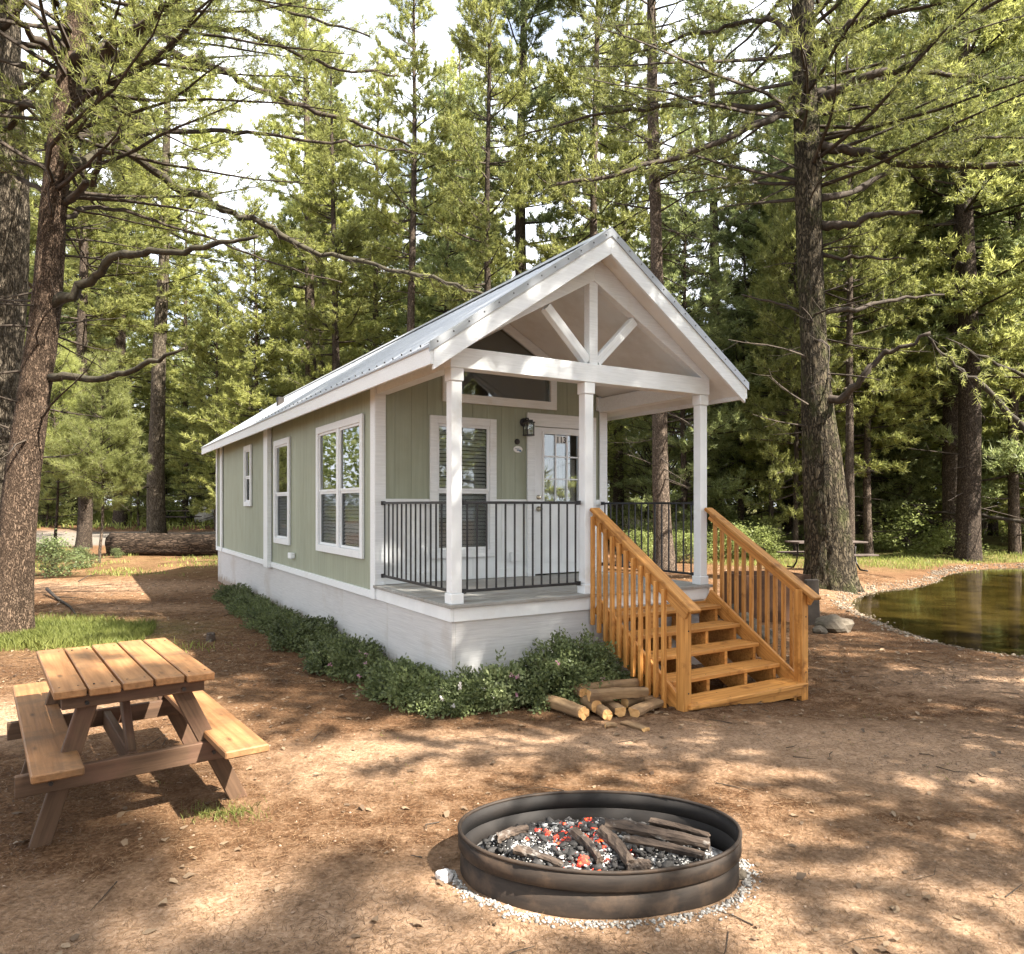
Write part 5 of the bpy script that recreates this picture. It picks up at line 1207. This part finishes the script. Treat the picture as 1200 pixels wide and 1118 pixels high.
# far-off wood closing the view
v = Veg(5); n = 26000; r = v.r; a = r.uniform(-1.0, 1.0, n); D = r.uniform(86, 112, n); hh = r.uniform(0, 1, n) ** .8 * (8.5 + 3 * np.sin(a * 23) + 2 * np.sin(a * 61 + 1)); x = np.sin(a) * D; y = np.cos(a) * D
p = np.stack([x, y, gz(x, y) + hh], -1); d = r.normal(size=(n, 3)); d /= np.linalg.norm(d, axis=1)[:, None]; sd = np.cross(d, r.normal(size=(n, 3))); sd /= np.linalg.norm(sd, axis=1)[:, None]
V = np.stack([p - sd * .28, p + sd * .28, p + d * .75], 1).reshape(-1, 3); props(link('distant_woods', mesh_np('distant_woods', V, np.arange(len(V)).reshape(-1, 3)), M['leaf_b']), kind='stuff')

# trees round the camera that throw the dappled shade (outside the frame)
SH = [(8.5, 3.2, 'mid2', 1.45), (13.9, -3.4, 'mid1', .9), (12.2, 1.9, 'mature2', .95), (19.5, 2.2, 'mature2', 1.0), (10.0, -4.6, 'mature2', .85), (7.5, -6.2, 'mid2', 1.1), (20, -10, 'mature1', 1.0),
      (-6, -5, 'mature3', .9), (-9, 2, 'mature1', .85), (0, -12, 'mature1', 1), (-13, 8, 'mature0', 1), (3, -18, 'mature3', 1.0), (-3, -18, 'mature0', 1.0)]
for i, (x, y, k, s_) in enumerate(SH):
    put_tree(k, 'pine_tree', x, y, s_, i * 1.7, 'tall pine of the clearing edge standing outside the picture', 'tree', 'pines around the camera')

# ------------------------------------------------------------------ the leaning tree at left
def px_tree(name, spec, Y, label, mat, ridges, seed, n=72, rows=150, base_z=None, flare=.25, zs=1.0):
    pts = []; rads = []
    for px, py, w in spec:
        p = P(px, py, Y); pts.append(p); rads.append(w / 2 / F * Y)
    if base_z is not None: pts[0].z = base_z - .15
    t = empty(name, (pts[0].x, pts[0].y, base_z or 0), 0, label, 'tree'); o0 = Vector(t.location)
    rel_ = [p - o0 for p in pts]; link('trunk', trunk_mesh(name + '_trunk', rel_, rads, n, .05, ridges, seed, rows, flare, zs), mat, t)
    return t, o0, rel_, rads
Yl = 10.2
lt, o0, lp, lr_ = px_tree('leaning_pine', [(12, 752, 46), (14, 700, 41), (18, 640, 38), (25, 572, 35), (38, 479, 32), (51, 386, 30), (56, 339, 29), (62, 246, 27), (73, 150, 26), (85, 60, 25), (94, 0, 24), (104, -80, 23), (116, -200, 24), (128, -380, 16), (140, -560, 6)], Yl,
    'leaning pine with scaly sunlit bark at the left edge beside the picnic table', M['bark_left'], .055, 3, base_z=g1((17 - 600) / F * Yl, Yl), zs=1.6)
v = Veg(21)
def pxb(specs, o, Y0, r0, kw, veg=None, K=3):
    """limb drawn by pixel positions, each with its own distance"""
    pp = np.array([list(P(px, py, Y0 + dy) - o) for px, py, dy in specs]); L = np.linspace(0, 1, len(pp)); pp[1:] += (veg or v).r.normal(0, .05, pp[1:].shape); t = np.linspace(0, 1, (len(pp) - 1) * K + 1)
    Q = np.stack([np.interp(t, L, pp[:, k]) for k in range(3)], -1)
    Q[1:-1] = .25 * Q[:-2] + .5 * Q[1:-1] + .25 * Q[2:]; Q[1:-1] += (veg or v).r.normal(0, .026, Q[1:-1].shape)
    R_ = r0 * (1 - .72 * t); (veg or v).dress(Q, R_, **kw); return Q, R_
dead = dict(tw_len=.7, tw_space=.22, tuft=0, flatness=.7, t0=.25, rad=.006)
live = dict(tw_len=.75, tw_space=.07, tuft=1.0, t0=.25, tuft_space=.09, flatness=.35, rad=.006)
some = dict(tw_len=.6, tw_space=.11, tuft=.55, t0=.35, tuft_space=.09, flatness=.5, rad=.006)
thick = []
def big_limb(t, specs, o, Y0, r0, kw, mat, nm='limb', veg=None):
    Q, R_ = pxb(specs, o, Y0, r0, kw, veg, 5); mb = MB(); mb.tube([Vector(q) for q in Q], list(R_ * (1 + .12 * (veg or v).r.normal(size=len(R_)))), 8); link(nm, mb.mesh(nm, True), mat, t)
big_limb(lt, [(55, 443, 0), (110, 437, -.3), (160, 425, -.7), (222, 408, -1.0)], o0, Yl, .062, dict(tw_len=.3, tw_space=.6, tuft=0), M['limbmoss'], 'broken_limb')
big_limb(lt, [(60, 362, 0), (95, 330, -.2), (140, 300, -.5), (190, 290, -.8), (250, 285, -1.1), (297, 269, -1.3)], o0, Yl, .075, dead, M['limbmoss'], 'broken_limb')
big_limb(lt, [(72, 195, 0), (100, 190, .2), (125, 168, .5), (140, 165, .7), (200, 215, 1.2), (262, 248, 1.7), (310, 262, 2.0), (360, 288, 2.3), (440, 315, 2.6), (520, 332, 2.8), (580, 340, 3)], o0, Yl, .085, dict(tw_len=.55, tw_space=.07, tuft=.12, flatness=.6, t0=.3, rad=.009, up=-.3), M['limbmoss'])
big_limb(lt, [(88, 75, 0), (130, 55, -.5), (150, 40, -.8), (185, 12, -1.2), (230, -30, -1.6)], o0, Yl, .09, live, M['limb'])
big_limb(lt, [(80, 78, 0), (55, 55, -.3), (20, 25, -.8), (-20, 0, -1.2)], o0, Yl, .07, dead, M['limb'])
big_limb(lt, [(78, 120, 0), (120, 62, .2), (190, 64, .6), (250, 76, 1.0), (300, 100, 1.4), (350, 130, 1.6), (420, 150, 2), (480, 172, 2.4)], o0, Yl, .075, some, M['limb'])
big_limb(lt, [(80, 140, 0), (60, 130, .2), (30, 118, .5), (0, 150, .9), (-30, 170, 1.2)], o0, Yl, .08, live, M['limb'])
big_limb(lt, [(76, 160, 0), (120, 158, .5), (190, 150, 1.2), (260, 156, 1.6), (330, 165, 2.1), (420, 170, 2.6), (500, 175, 3)], o0, Yl, .05, some, M['limb'])
big_limb(lt, [(70, 240, 0), (105, 215, -.3), (125, 170, -.6), (155, 130, -1.0)], o0, Yl, .055, dead, M['limb'])
big_limb(lt, [(68, 255, 0), (110, 240, .6), (170, 255, 1.2), (240, 280, 1.8), (330, 310, 2.4), (400, 330, 2.8)], o0, Yl, .035, dead, M['limb'])
big_limb(lt, [(65, 240, 0), (30, 205, .4), (-10, 200, .8)], o0, Yl, .05, some, M['limb'])
big_limb(lt, [(90, 60, 0), (150, 40, 1), (230, 30, 2), (320, 55, 3), (400, 75, 3.6), (470, 85, 4)], o0, Yl, .06, live, M['limb'])
big_limb(lt, [(96, 10, 0), (160, -20, 1), (260, -10, 2), (350, 20, 2.8), (430, 40, 3.5)], o0, Yl, .06, live, M['limb'])
r = v.r
ta = np.array([list(p) for p in lp])
def tcen(z, ta=ta): 
    return np.array([np.interp(z, ta[:, 2], ta[:, 0]), np.interp(z, ta[:, 2], ta[:, 1]), z])
for _ in range(26):   # dead twiggy side branches low down
    z = r.uniform(2.2, 6.5); v.branch(tcen(z), r.uniform(-1.0, 4.2), r.uniform(-15, 25), r.uniform(-20, 20), r.uniform(.8, 2.6), .022, K=6, wob=.2, tw_len=.6, tw_space=.2, t0=.2, tuft=0, flatness=.7, rad=.005)
for _ in range(80):   # live crown
    z = 6.0 + 8.5 * r.random() ** 1.1; v.branch(tcen(z), r.uniform(0, 6.283), r.uniform(-8, 20), r.uniform(0, 20), r.uniform(2.0, 4.2), .04, K=8, wob=.14, tw_len=.8, tw_space=.13, t0=.25, tuft_space=.11, tuft=.85)
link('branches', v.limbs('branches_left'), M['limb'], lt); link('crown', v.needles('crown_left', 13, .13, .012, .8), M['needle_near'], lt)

# ------------------------------------------------------------------ the thick mossy tree at right
Yr = 16.0
rt, o1, rp_, rr2 = px_tree('mossy_pine', [(974, 690, 56), (971, 655, 50), (968, 600, 46), (964, 540, 41), (958, 480, 34), (954, 420, 28), (949, 300, 28), (947, 200, 28), (943, 100, 25), (941, 0, 23), (938, -120, 21), (935, -300, 17), (935, -480, 6)], Yr,
    'thick dark mossy pine trunk with broken limbs right of the stairs', M['bark_big'], .075, 8, base_z=g1((974 - 600) / F * Yr, Yr), flare=.30, zs=1.0, n=84)
v2 = Veg(33)
def rl(specs, r0, kw, mat=M['limb'], nm='limb'): big_limb(rt, specs, o1, Yr, r0, kw, mat, nm, v2)
dead2 = dict(tw_len=.9, tw_space=.4, tuft=0, flatness=.6, t0=.35, rad=.008)
live2 = dict(tw_len=1.1, tw_space=.085, tuft=.85, t0=.25, tuft_space=.12, flatness=.3, rad=.008)
rl([(958, 468, 0), (985, 468, -.4), (1010, 445, -.8), (1035, 420, -1.0), (1058, 405, -1.2), (1085, 392, -1.4)], .10, dead2, M['limb'], 'broken_limb')
rl([(955, 262, 0), (985, 262, -.3), (1030, 250, -.8), (1080, 245, -1.2)], .11, dead2, M['limb'], 'broken_limb')
rl([(955, 300, 0), (1010, 298, -.4), (1065, 300, -.8)], .05, dead2, M['limb'], 'broken_limb')
rl([(955, 368, 0), (1000, 366, .3), (1050, 350, .8), (1100, 345, 1.0)], .07, dead2, M['limb'], 'broken_limb')
rl([(950, 375, 0), (920, 362, .3), (870, 348, .6)], .05, dead2, M['limb'], 'broken_limb')
rl([(950, 172, 0), (1000, 180, -.3), (1090, 188, -.8), (1200, 192, -1.5), (1260, 190, -2)], .12, live2)
rl([(952, 125, 0), (1000, 95, -.4), (1060, 75, -.8), (1120, 35, -1.3), (1200, -10, -2)], .11, live2)
rl([(950, 112, 0), (1010, 98, .8), (1080, 84, 1.5), (1150, 88, 2.0), (1220, 85, 2.5)], .09, live2)
rl([(946, 60, 0), (970, 40, -.5), (1010, 20, -1), (1060, 10, -1.6), (1110, 0, -2)], .09, live2)
rl([(948, 120, 0), (900, 128, .5), (840, 120, 1.0), (760, 122, 1.8), (690, 138, 2.5), (610, 155, 3.2)], .08, dict(live2, tuft=.45))
rl([(948, 130, 0), (890, 150, -.6), (830, 172, -1.2), (770, 190, -1.6), (700, 205, -2.0), (650, 222, -2.4)], .085, dict(live2, tuft=.35))
rl([(944, 60, 0), (900, 20, .3), (850, 35, .8), (800, 45, 1.2), (730, 65, 1.8)], .07, live2)
rl([(955, 235, 0), (1000, 225, .6), (1060, 190, 1.0), (1130, 165, 1.6), (1210, 160, 2.2)], .08, live2)
ta2 = np.array([list(p) for p in rp_]); r = v2.r
for _ in range(24):
    z = r.uniform(3.0, 9.5); v2.branch(tcen(z, ta2), r.uniform(0, 6.283), r.uniform(-20, 20), r.uniform(-20, 20), r.uniform(.8, 3.0), .03, K=5, wob=.2, tw_len=.8, tw_space=.3, t0=.25, tuft=0, flatness=.6, rad=.007)
for _ in range(85):
    z = 8.5 + 11 * r.random() ** 1.1; v2.branch(tcen(z, ta2), r.uniform(0, 6.283), r.uniform(-8, 20), r.uniform(0, 20), r.uniform(2.6, 5.5), .06, K=8, wob=.12, tw_len=1.0, tw_space=.17, t0=.25, tuft_space=.14, tuft=.85)
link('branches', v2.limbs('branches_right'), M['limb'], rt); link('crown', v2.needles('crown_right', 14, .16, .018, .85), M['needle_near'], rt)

# the pine behind the porch
Yp = 19.5
ptz, o2, pp_, pr_ = px_tree('porch_pine', [(779, 672, 27), (776, 620, 21), (774, 560, 19), (773, 480, 17), (771, 380, 15), (769, 280, 13), (766, 180, 14), (764, 60, 11), (762, -60, 8), (760, -200, 3)], Yp,
    'half sunlit pine trunk seen through the porch railing behind the cabin', M['bark'], .04, 12, base_z=g1((779 - 600) / F * Yp, Yp), n=40, rows=90)
v3 = Veg(44); ta3 = np.array([list(p) for p in pp_]); r = v3.r
for _ in range(46):
    z = r.uniform(2.5, 11.5); v3.branch(tcen(z, ta3), r.uniform(0, 6.283), r.uniform(-30, 30), r.uniform(-25, 25), r.uniform(.8, 2.6), .024, K=5, wob=.2, tw_len=.8, tw_space=.3, t0=.25, tuft=0, flatness=.6, rad=.007)
for _ in range(50):
    z = 9.5 + 9.0 * r.random(); v3.branch(tcen(z, ta3), r.uniform(0, 6.283), r.uniform(-8, 25), r.uniform(0, 20), r.uniform(1.4, 3.0), .035, K=7, wob=.14, tw_len=.8, tw_space=.2, t0=.25, tuft_space=.14, tuft=.7)
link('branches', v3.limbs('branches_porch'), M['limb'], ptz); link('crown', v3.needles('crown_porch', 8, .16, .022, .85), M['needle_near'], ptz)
# huge pale trunk behind the leaning one
Yg = 13.2
gt, o3, gpp, gr_ = px_tree('giant_pine', [(-34, 690, 84), (-32, 600, 76), (-18, 450, 72), (-8, 300, 68), (-6, 200, 64), (-10, 60, 54), (-10, -150, 46), (-14, -400, 30), (-16, -600, 10)], Yg,
    'huge pale furrowed trunk behind the leaning pine at the left edge', M['bark_pale'], .09, 17, base_z=g1((-22 - 600) / F * Yg, Yg), n=80, rows=110, flare=.12)
v4 = Veg(55); ta4 = np.array([list(p) for p in gpp]); r = v4.r
for _ in range(44):
    z = 6.0 + 12 * r.random(); v4.branch(tcen(z, ta4), r.uniform(0, 6.283), r.uniform(-10, 15), r.uniform(0, 18), r.uniform(3.0, 6.0), .07, K=8, wob=.12, tw_len=1.0, tw_space=.17, t0=.3, tuft_space=.14, tuft=.8)
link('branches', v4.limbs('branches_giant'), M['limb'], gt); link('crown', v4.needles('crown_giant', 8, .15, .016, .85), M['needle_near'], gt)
# leaning dead trunks over the right bank
for spec, w, Y0, lb in (([(1085, 392, 0), (1120, 425, 0), (1160, 462, -.2), (1215, 520, -.5)], .13, 17, 'thick dark leaning dead limb at the right edge above the lake'), ([(1108, 396, 0), (1150, 420, .3), (1210, 445, .5)], .09, 19, 'thinner pale leaning dead limb above the thicker one at the right edge'),
                        ([(1065, 592, 0), (1100, 600, -1), (1150, 602, -2), (1215, 612, -3)], .12, 26, 'dark dead trunk lying along the far bank of the lake'), ([(1068, 590, 0), (1090, 612, .4), (1120, 628, .8)], .10, 25, 'short dead branch propped against the far bank trunk')):
    q0 = P(spec[0][0], spec[0][1], Y0 + spec[0][2]); dt = empty('dead_trunk', q0, 0, lb, 'dead trunk'); v6 = Veg(int(w * 1000)); w *= .62
    Q, _r = pxb(spec, q0, Y0, .001, dict(tw_len=.9, tw_space=.16, tuft=.55 if 'leaning' in lb else 0, t0=.0, tuft_space=.12, flatness=.6, rad=.010, up=-.4), v6, 5)
    mb = MB(); n_ = len(Q); mb.tube([Vector(q) for q in Q], [w * (.22 + .78 * i / (n_ - 1)) * (1 + .12 * math.sin(i * 2.3)) for i in range(n_)], 10); link('stem', mb.mesh('stem', True), M['deadwood'], dt)
    link('branches', v6.limbs('dead_branches'), M['deadwood'], dt)
    if 'leaning' in lb: link('needles', v6.needles('hanging_needles', 9, .16, .016, .8), M['needle'], dt)

# ------------------------------------------------------------------ shrubs round the cabin
def shrub(u, vv, ru, rv, h, n, mat, label, seed, name='garden_shrub', leaf=.026, group='shrubs planted round the cabin', flowers=None, spiky=False):
    r = np.random.default_rng(seed); loc = COR + Vector((u * math.cos(TH) - vv * math.sin(TH), u * math.sin(TH) + vv * math.cos(TH), 0)); gz0 = g1(loc.x, loc.y)
    t = empty(name, (loc.x, loc.y, gz0), TH, label, 'shrub', group)
    az = r.uniform(0, 6.283, n); el = np.arcsin(r.uniform(0, 1, n)); q = r.uniform(.45, 1.0, n) ** .5
    b = 1 + .14 * np.sin(az * 5 + seed) * np.cos(el * 3) + .12 * np.sin(az * 9 + 2 * seed) + .10 * np.sin(el * 11 + az * 3) + .07 * r.normal(size=n)
    p = np.stack([np.cos(az) * np.cos(el) * ru, np.sin(az) * np.cos(el) * rv, np.sin(el) * h], -1) * (q * b)[:, None]; p[:, 2] = np.abs(p[:, 2]) + .01
    c = r.normal(size=(n // 22 + 1, 3)) * np.array([ru, rv, h]) * .09; p = np.sort(p.view('f8,f8,f8'), order='f0', axis=0).view('f8').reshape(-1, 3) if False else p; kk = np.repeat(p[::22], 22, 0)[:n]; p = kk + (p - kk) * .09 + r.normal(size=p.shape) * .022; p += np.repeat(c, 22, 0)[:n] * .5; p[:, 2] = np.abs(p[:, 2]) + .01
    out = p / np.array([ru, rv, h]); d = out + r.normal(0, .7, (n, 3)); d /= np.linalg.norm(d, axis=1)[:, None]; sd = np.cross(d, out + r.normal(0, .5, (n, 3))); sd /= np.linalg.norm(sd, axis=1)[:, None] + 1e-9
    l = leaf * r.uniform(.6, 1.35, (n, 1)); w = .30 if not spiky else .16
    V = np.stack([p, p + d * l * .5 + sd * l * w, p + d * l, p + d * l * .5 - sd * l * w], 1).reshape(-1, 3)
    link('foliage', mesh_np('foliage', V, np.arange(len(V)).reshape(-1, 4)), mat, t)
    m = 120; az = r.uniform(0, 6.283, m); e = np.stack([np.cos(az) * ru * r.uniform(.2, .9, m), np.sin(az) * rv * r.uniform(.2, .9, m), h * r.uniform(.3, .95, m)], -1); s0 = e * np.array([.15, .15, 0])
    Vs, Fs = sticks(s0, e, np.full(m, .006), np.full(m, .002)); link('stems', mesh_np('stems', Vs, Fs), M['limb'], t)
    if flowers:
        fm, cnt = flowers; az = r.uniform(3.6, 5.6, cnt); el = r.uniform(.25, 1.2, cnt); c = np.stack([np.cos(az) * np.cos(el) * ru, np.sin(az) * np.cos(el) * rv, np.sin(el) * h], -1) * 1.08
        K_ = 6; c = np.repeat(c, K_, 0); d = r.normal(size=c.shape); d /= np.linalg.norm(d, axis=1)[:, None]; sd = np.cross(d, r.normal(size=c.shape)); sd /= np.linalg.norm(sd, axis=1)[:, None]
        V = np.stack([c, c + d * .016 + sd * .011, c + d * .032, c + d * .016 - sd * .011], 1).reshape(-1, 3); props(link('flowers', mesh_np('flowers', V, np.arange(len(V)).reshape(-1, 4)), M[fm], t), kind='stuff')
shrub(-.34, 8.7, .34, 0.86, .24, 5000, M['shrub'], 'low spreading shrub furthest back along the cabin wall', 1, leaf=.052, spiky=True)
shrub(-.38, 6.9, .40, 0.86, .24, 6500, M['shrub'], 'low shrub second from the back along the cabin wall', 2, leaf=.048, spiky=True)
shrub(-.42, 5.2, .42, 0.77, .25, 8000, M['shrub'], 'dark low shrub below the tall single side window', 3, leaf=.044, spiky=True)
shrub(-.38, 3.5, .46, 0.86, .29, 11000, M['shrub'], 'full green shrub below the double side window', 4, leaf=.040)
shrub(-.36, 1.9, .44, 0.77, .26, 12000, M['shrub'], 'green shrub along the wall just before the porch corner with small mauve flowers', 5, leaf=.038, flowers=('petal', 5))
shrub(-.24, .45, .36, 0.65, .27, 13000, M['shrub'], 'dense shrub wrapping the left of the porch corner', 6, leaf=.036)
shrub(.12, -.19, .52, .28, .25, 12000, M['shrub'], 'low shrub right at the front corner of the porch skirting with pale blossoms', 7, leaf=.034, flowers=('whitepetal', 7))
shrub(.50, -.28, .38, .26, .34, 6500, M['shrub_v'], 'variegated pale green shrub between the corner shrub and the round dark one', 8, leaf=.040, flowers=('petal', 4))
shrub(1.05, -.42, .62, .40, .52, 19000, M['shrub'], 'round dark green shrub between the firewood and the porch skirting', 9, leaf=.036, flowers=('petal', 2))

# ------------------------------------------------------------------ grass, litter, pebbles
def blades(name, x, y, h, w, mat, seed, lean=.35):
    r = np.random.default_rng(seed); n = len(x); z = gz(x, y); p = np.stack([x, y, z - .005], -1); az = r.uniform(0, 6.283, n); hh = h * r.uniform(.4, 1.2, n)
    sd = np.stack([np.cos(az), np.sin(az), np.zeros(n)], -1) * (w / 2) * r.uniform(.6, 1.4, (n, 1)); b = r.normal(0, lean, (n, 2)) * hh[:, None]
    m = p + np.concatenate([b * .35, (hh * .6)[:, None]], 1); tp = p + np.concatenate([b, hh[:, None]], 1)
    V = np.stack([p - sd, p + sd, m + sd * .7, tp, m - sd * .7], 1); Fa = np.arange(n * 5).reshape(n, 5); return props(link(name, mesh_np(name, V.reshape(-1, 3), Fa), mat), kind='stuff')
r = np.random.default_rng(70)
def patch(n, cx, cy, sx, sy): return cx + sx * r.normal(size=n) * .6, cy + sy * r.normal(size=n) * .6
x, y = patch(42000, -6.9, 10.2, 2.4, 1.0); k = (poly_sd(x, y, [(-12, 8.6), (-5.0, 9.3), (-5.4, 11.0), (-7.5, 12.1), (-12, 12)]) < .25 * vnoise(x, y, 3)) ; blades('grass_patch', x[k], y[k], .13, .009, M['grass'], 1)
x, y = patch(330, *gp(268, 955, 0), .19, .10); blades('grass_tuft', x, y, .055, .004, M['grass'], 2, .6)
x, y = patch(500, *gp(150, 760, 0), .9, .25); blades('grass_tuft', x, y, .10, .009, M['grass'], 12, .6)
x = r.uniform(4, 19, 36000); y = r.uniform(18.5, 33, 36000); k = (vnoise(x, y, .8, 5) > -.25) & (poly_sd(x, y, lake_s) > .6) & (x > 3.5 + .1 * y) & (y > 20.5 + 1.2 * vnoise(x, y, .5, 9)); blades('bank_grass', x[k], y[k], .12, .016, M['grass'], 3)
x = r.uniform(-19, -6.5, 11000); y = r.uniform(17.5, 25.5, 11000); k = (vnoise(x, y, .9, 7) > .05) & (y > 19 + .8 * vnoise(x, y, .7, 4)); blades('ground_greenery', x[k], y[k], .11, .018, M['grass'], 4)
x = r.uniform(-40, 40, 24000); y = r.uniform(35, 62, 24000); k = ~((np.abs(x) < 1e9) & (y < 44) & (x > 3) & (x < 18)); blades('forest_floor_greenery', x[k], y[k], .35, .07, M['grass'], 5, .6)
# small grass specks in the clearing
x = r.uniform(-3, 5, 2600); y = r.uniform(4.6, 7.4, 2600); k = vnoise(x, y, 2.1, 8) > .62; blades('grass_specks', x[k], y[k], .028, .004, M['grass'], 6, .8)
# pine-needle litter
def litter(n, x0, x1, y0, y1, L, w, name, seed, mat='litter', keep=None):
    r = np.random.default_rng(seed); x = r.uniform(x0, x1, n); y = y0 + (y1 - y0) * r.random(n) ** 1.25; k = (np.abs(x) < y * .75 + .4) & (((x - FX) / (RX + .03)) ** 2 + ((y - FY) / (RY + .03)) ** 2 > 1) & (poly_sd(x, y, lake_s) > .1)
    x, y = x[k], y[k]; n = len(x); az = r.uniform(0, 6.283, n); z = gz(x, y) + r.uniform(.001, .008, n); p = np.stack([x, y, z], -1); d = np.stack([np.cos(az), np.sin(az), r.normal(0, .18, n)], -1); sd = np.stack([-np.sin(az), np.cos(az), r.normal(0, .3, n)], -1); l = L * r.uniform(.5, 1.3, (n, 1))
    V = np.stack([p - sd * w / 2, p + sd * w / 2, p + d * l], 1).reshape(-1, 3); props(link(name, mesh_np(name, V, np.arange(len(V)).reshape(-1, 3)), M[mat]), kind='stuff')
litter(130000, -6, 6, 2.6, 8.5, .050, .0032, 'pine_needle_litter', 81)
litter(90000, -11, 11, 7.5, 18, .085, .009, 'pine_needle_litter', 82)
def dry_leaves(n, x0, x1, y0, y1, s0, s1, name, seed):
    r = np.random.default_rng(seed); x = r.uniform(x0, x1, n); y = r.uniform(y0, y1, n); k = (np.abs(x) < y * .75 + .3) & (((x - FX) / (RX + .05)) ** 2 + ((y - FY) / (RY + .05)) ** 2 > 1) & (poly_sd(x, y, lake_s) > .1); x, y = x[k], y[k]; n = len(x)
    R = rand_rot(n, r); R[:, :, 2] *= 1; base = np.array([(0, 0, 0), (.35, .28, .12), (.75, .2, .02), (1, 0, .1), (.7, -.24, .10), (.3, -.26, .0)]) - np.array([.5, 0, 0]); s = r.uniform(s0, s1, n)
    az = r.uniform(0, 6.283, n); ca, sa = np.cos(az), np.sin(az); V = np.repeat(base[None], n, 0) * s[:, None, None]; V[:, :, 2] *= r.uniform(.3, 3, (n, 1)); X_ = V[:, :, 0] * ca[:, None] - V[:, :, 1] * sa[:, None]; Y_ = V[:, :, 0] * sa[:, None] + V[:, :, 1] * ca[:, None]
    V = np.stack([X_ + x[:, None], Y_ + y[:, None], V[:, :, 2] + gz(x, y)[:, None] + .004], -1).reshape(-1, 3); props(link(name, mesh_np(name, V, np.arange(len(V)).reshape(-1, 6)), M['dryleaf']), kind='stuff')
dry_leaves(420, -4, 4, 2.6, 7.5, .02, .07, 'fallen_dry_leaves', 91)
dry_leaves(2600, -9, 9, 6, 22, .03, .08, 'fallen_dry_leaves', 92)
n = 420; r = np.random.default_rng(94); x = r.uniform(-8, 8, n); y = 2.6 + 12 * r.random(n) ** 1.1; k = (np.abs(x) < y * .75 + .3) & (((x - FX) / (RX + .12)) ** 2 + ((y - FY) / (RY + .12)) ** 2 > 1) & (poly_sd(x, y, lake_s) > .3); x, y = x[k], y[k]; n = len(x)
az = r.uniform(0, 6.283, n); l = r.uniform(.03, .16, n); p0 = np.stack([x, y, gz(x, y) + .004], -1); p1 = p0 + np.stack([np.cos(az) * l, np.sin(az) * l, r.uniform(-.002, .012, n)], -1); az2 = az + r.normal(0, .5, n); p2 = p1 + np.stack([np.cos(az2) * l, np.sin(az2) * l, -.2 * (p1 - p0)[:, 2]], -1) * .7; rw = r.uniform(.0015, .0045, n)
Vs, Fs = sticks(np.concatenate([p0, p1]), np.concatenate([p1, p2]), np.concatenate([rw, rw * .8]), np.concatenate([rw * .8, rw * .4]), 4); props(link('fallen_twigs', mesh_np('fallen_twigs', Vs, Fs), M['limb']), kind='stuff')
# bark chips and crumbs of soil
n = 26000; r = np.random.default_rng(95); x = r.uniform(-6, 6, n); y = 2.6 + 8 * r.random(n) ** 1.2; k = (np.abs(x) < y * .75 + .3) & (((x - FX) / (RX + .05)) ** 2 + ((y - FY) / (RY + .05)) ** 2 > 1); x, y = x[k], y[k]
V_ = np.stack([x, y, gz(x, y) + .001], -1); props(link('soil_crumbs', lumps('soil_crumbs', V_[:3500], r.uniform(.003, .010, 3500), r, .6), surf('soil_crumb', (.10, .06, .04), (.42, .30, .21), 60, 3, rough=.95, bump=0)), kind='stuff')
# pebbles on the shore
r = np.random.default_rng(96); xx = r.uniform(3.5, 22, 260000); yy = r.uniform(6.5, 26, 260000); sdp = poly_sd(xx, yy, lake_s); k = (r.random(len(xx)) < np.exp(-((sdp - .30) / .17) ** 2) * (.55 + .45 * vnoise(xx, yy, 2.0, 3))) & (xx < .8 * yy + 1); q = np.stack([xx[k], yy[k]], -1)
z = np.maximum(gz(q[:, 0], q[:, 1]), WATER_Z - .01); s = r.uniform(.008, .028, len(q)) * (1 + (r.random(len(q)) > .93) * .9); k = r.permutation(len(q))[:9000]
props(link('shore_pebbles', lumps('shore_pebbles', np.stack([q[k, 0], q[k, 1], z[k] + s[k] * .2], -1), s[k], r, .65), M['pebble']), kind='stuff')
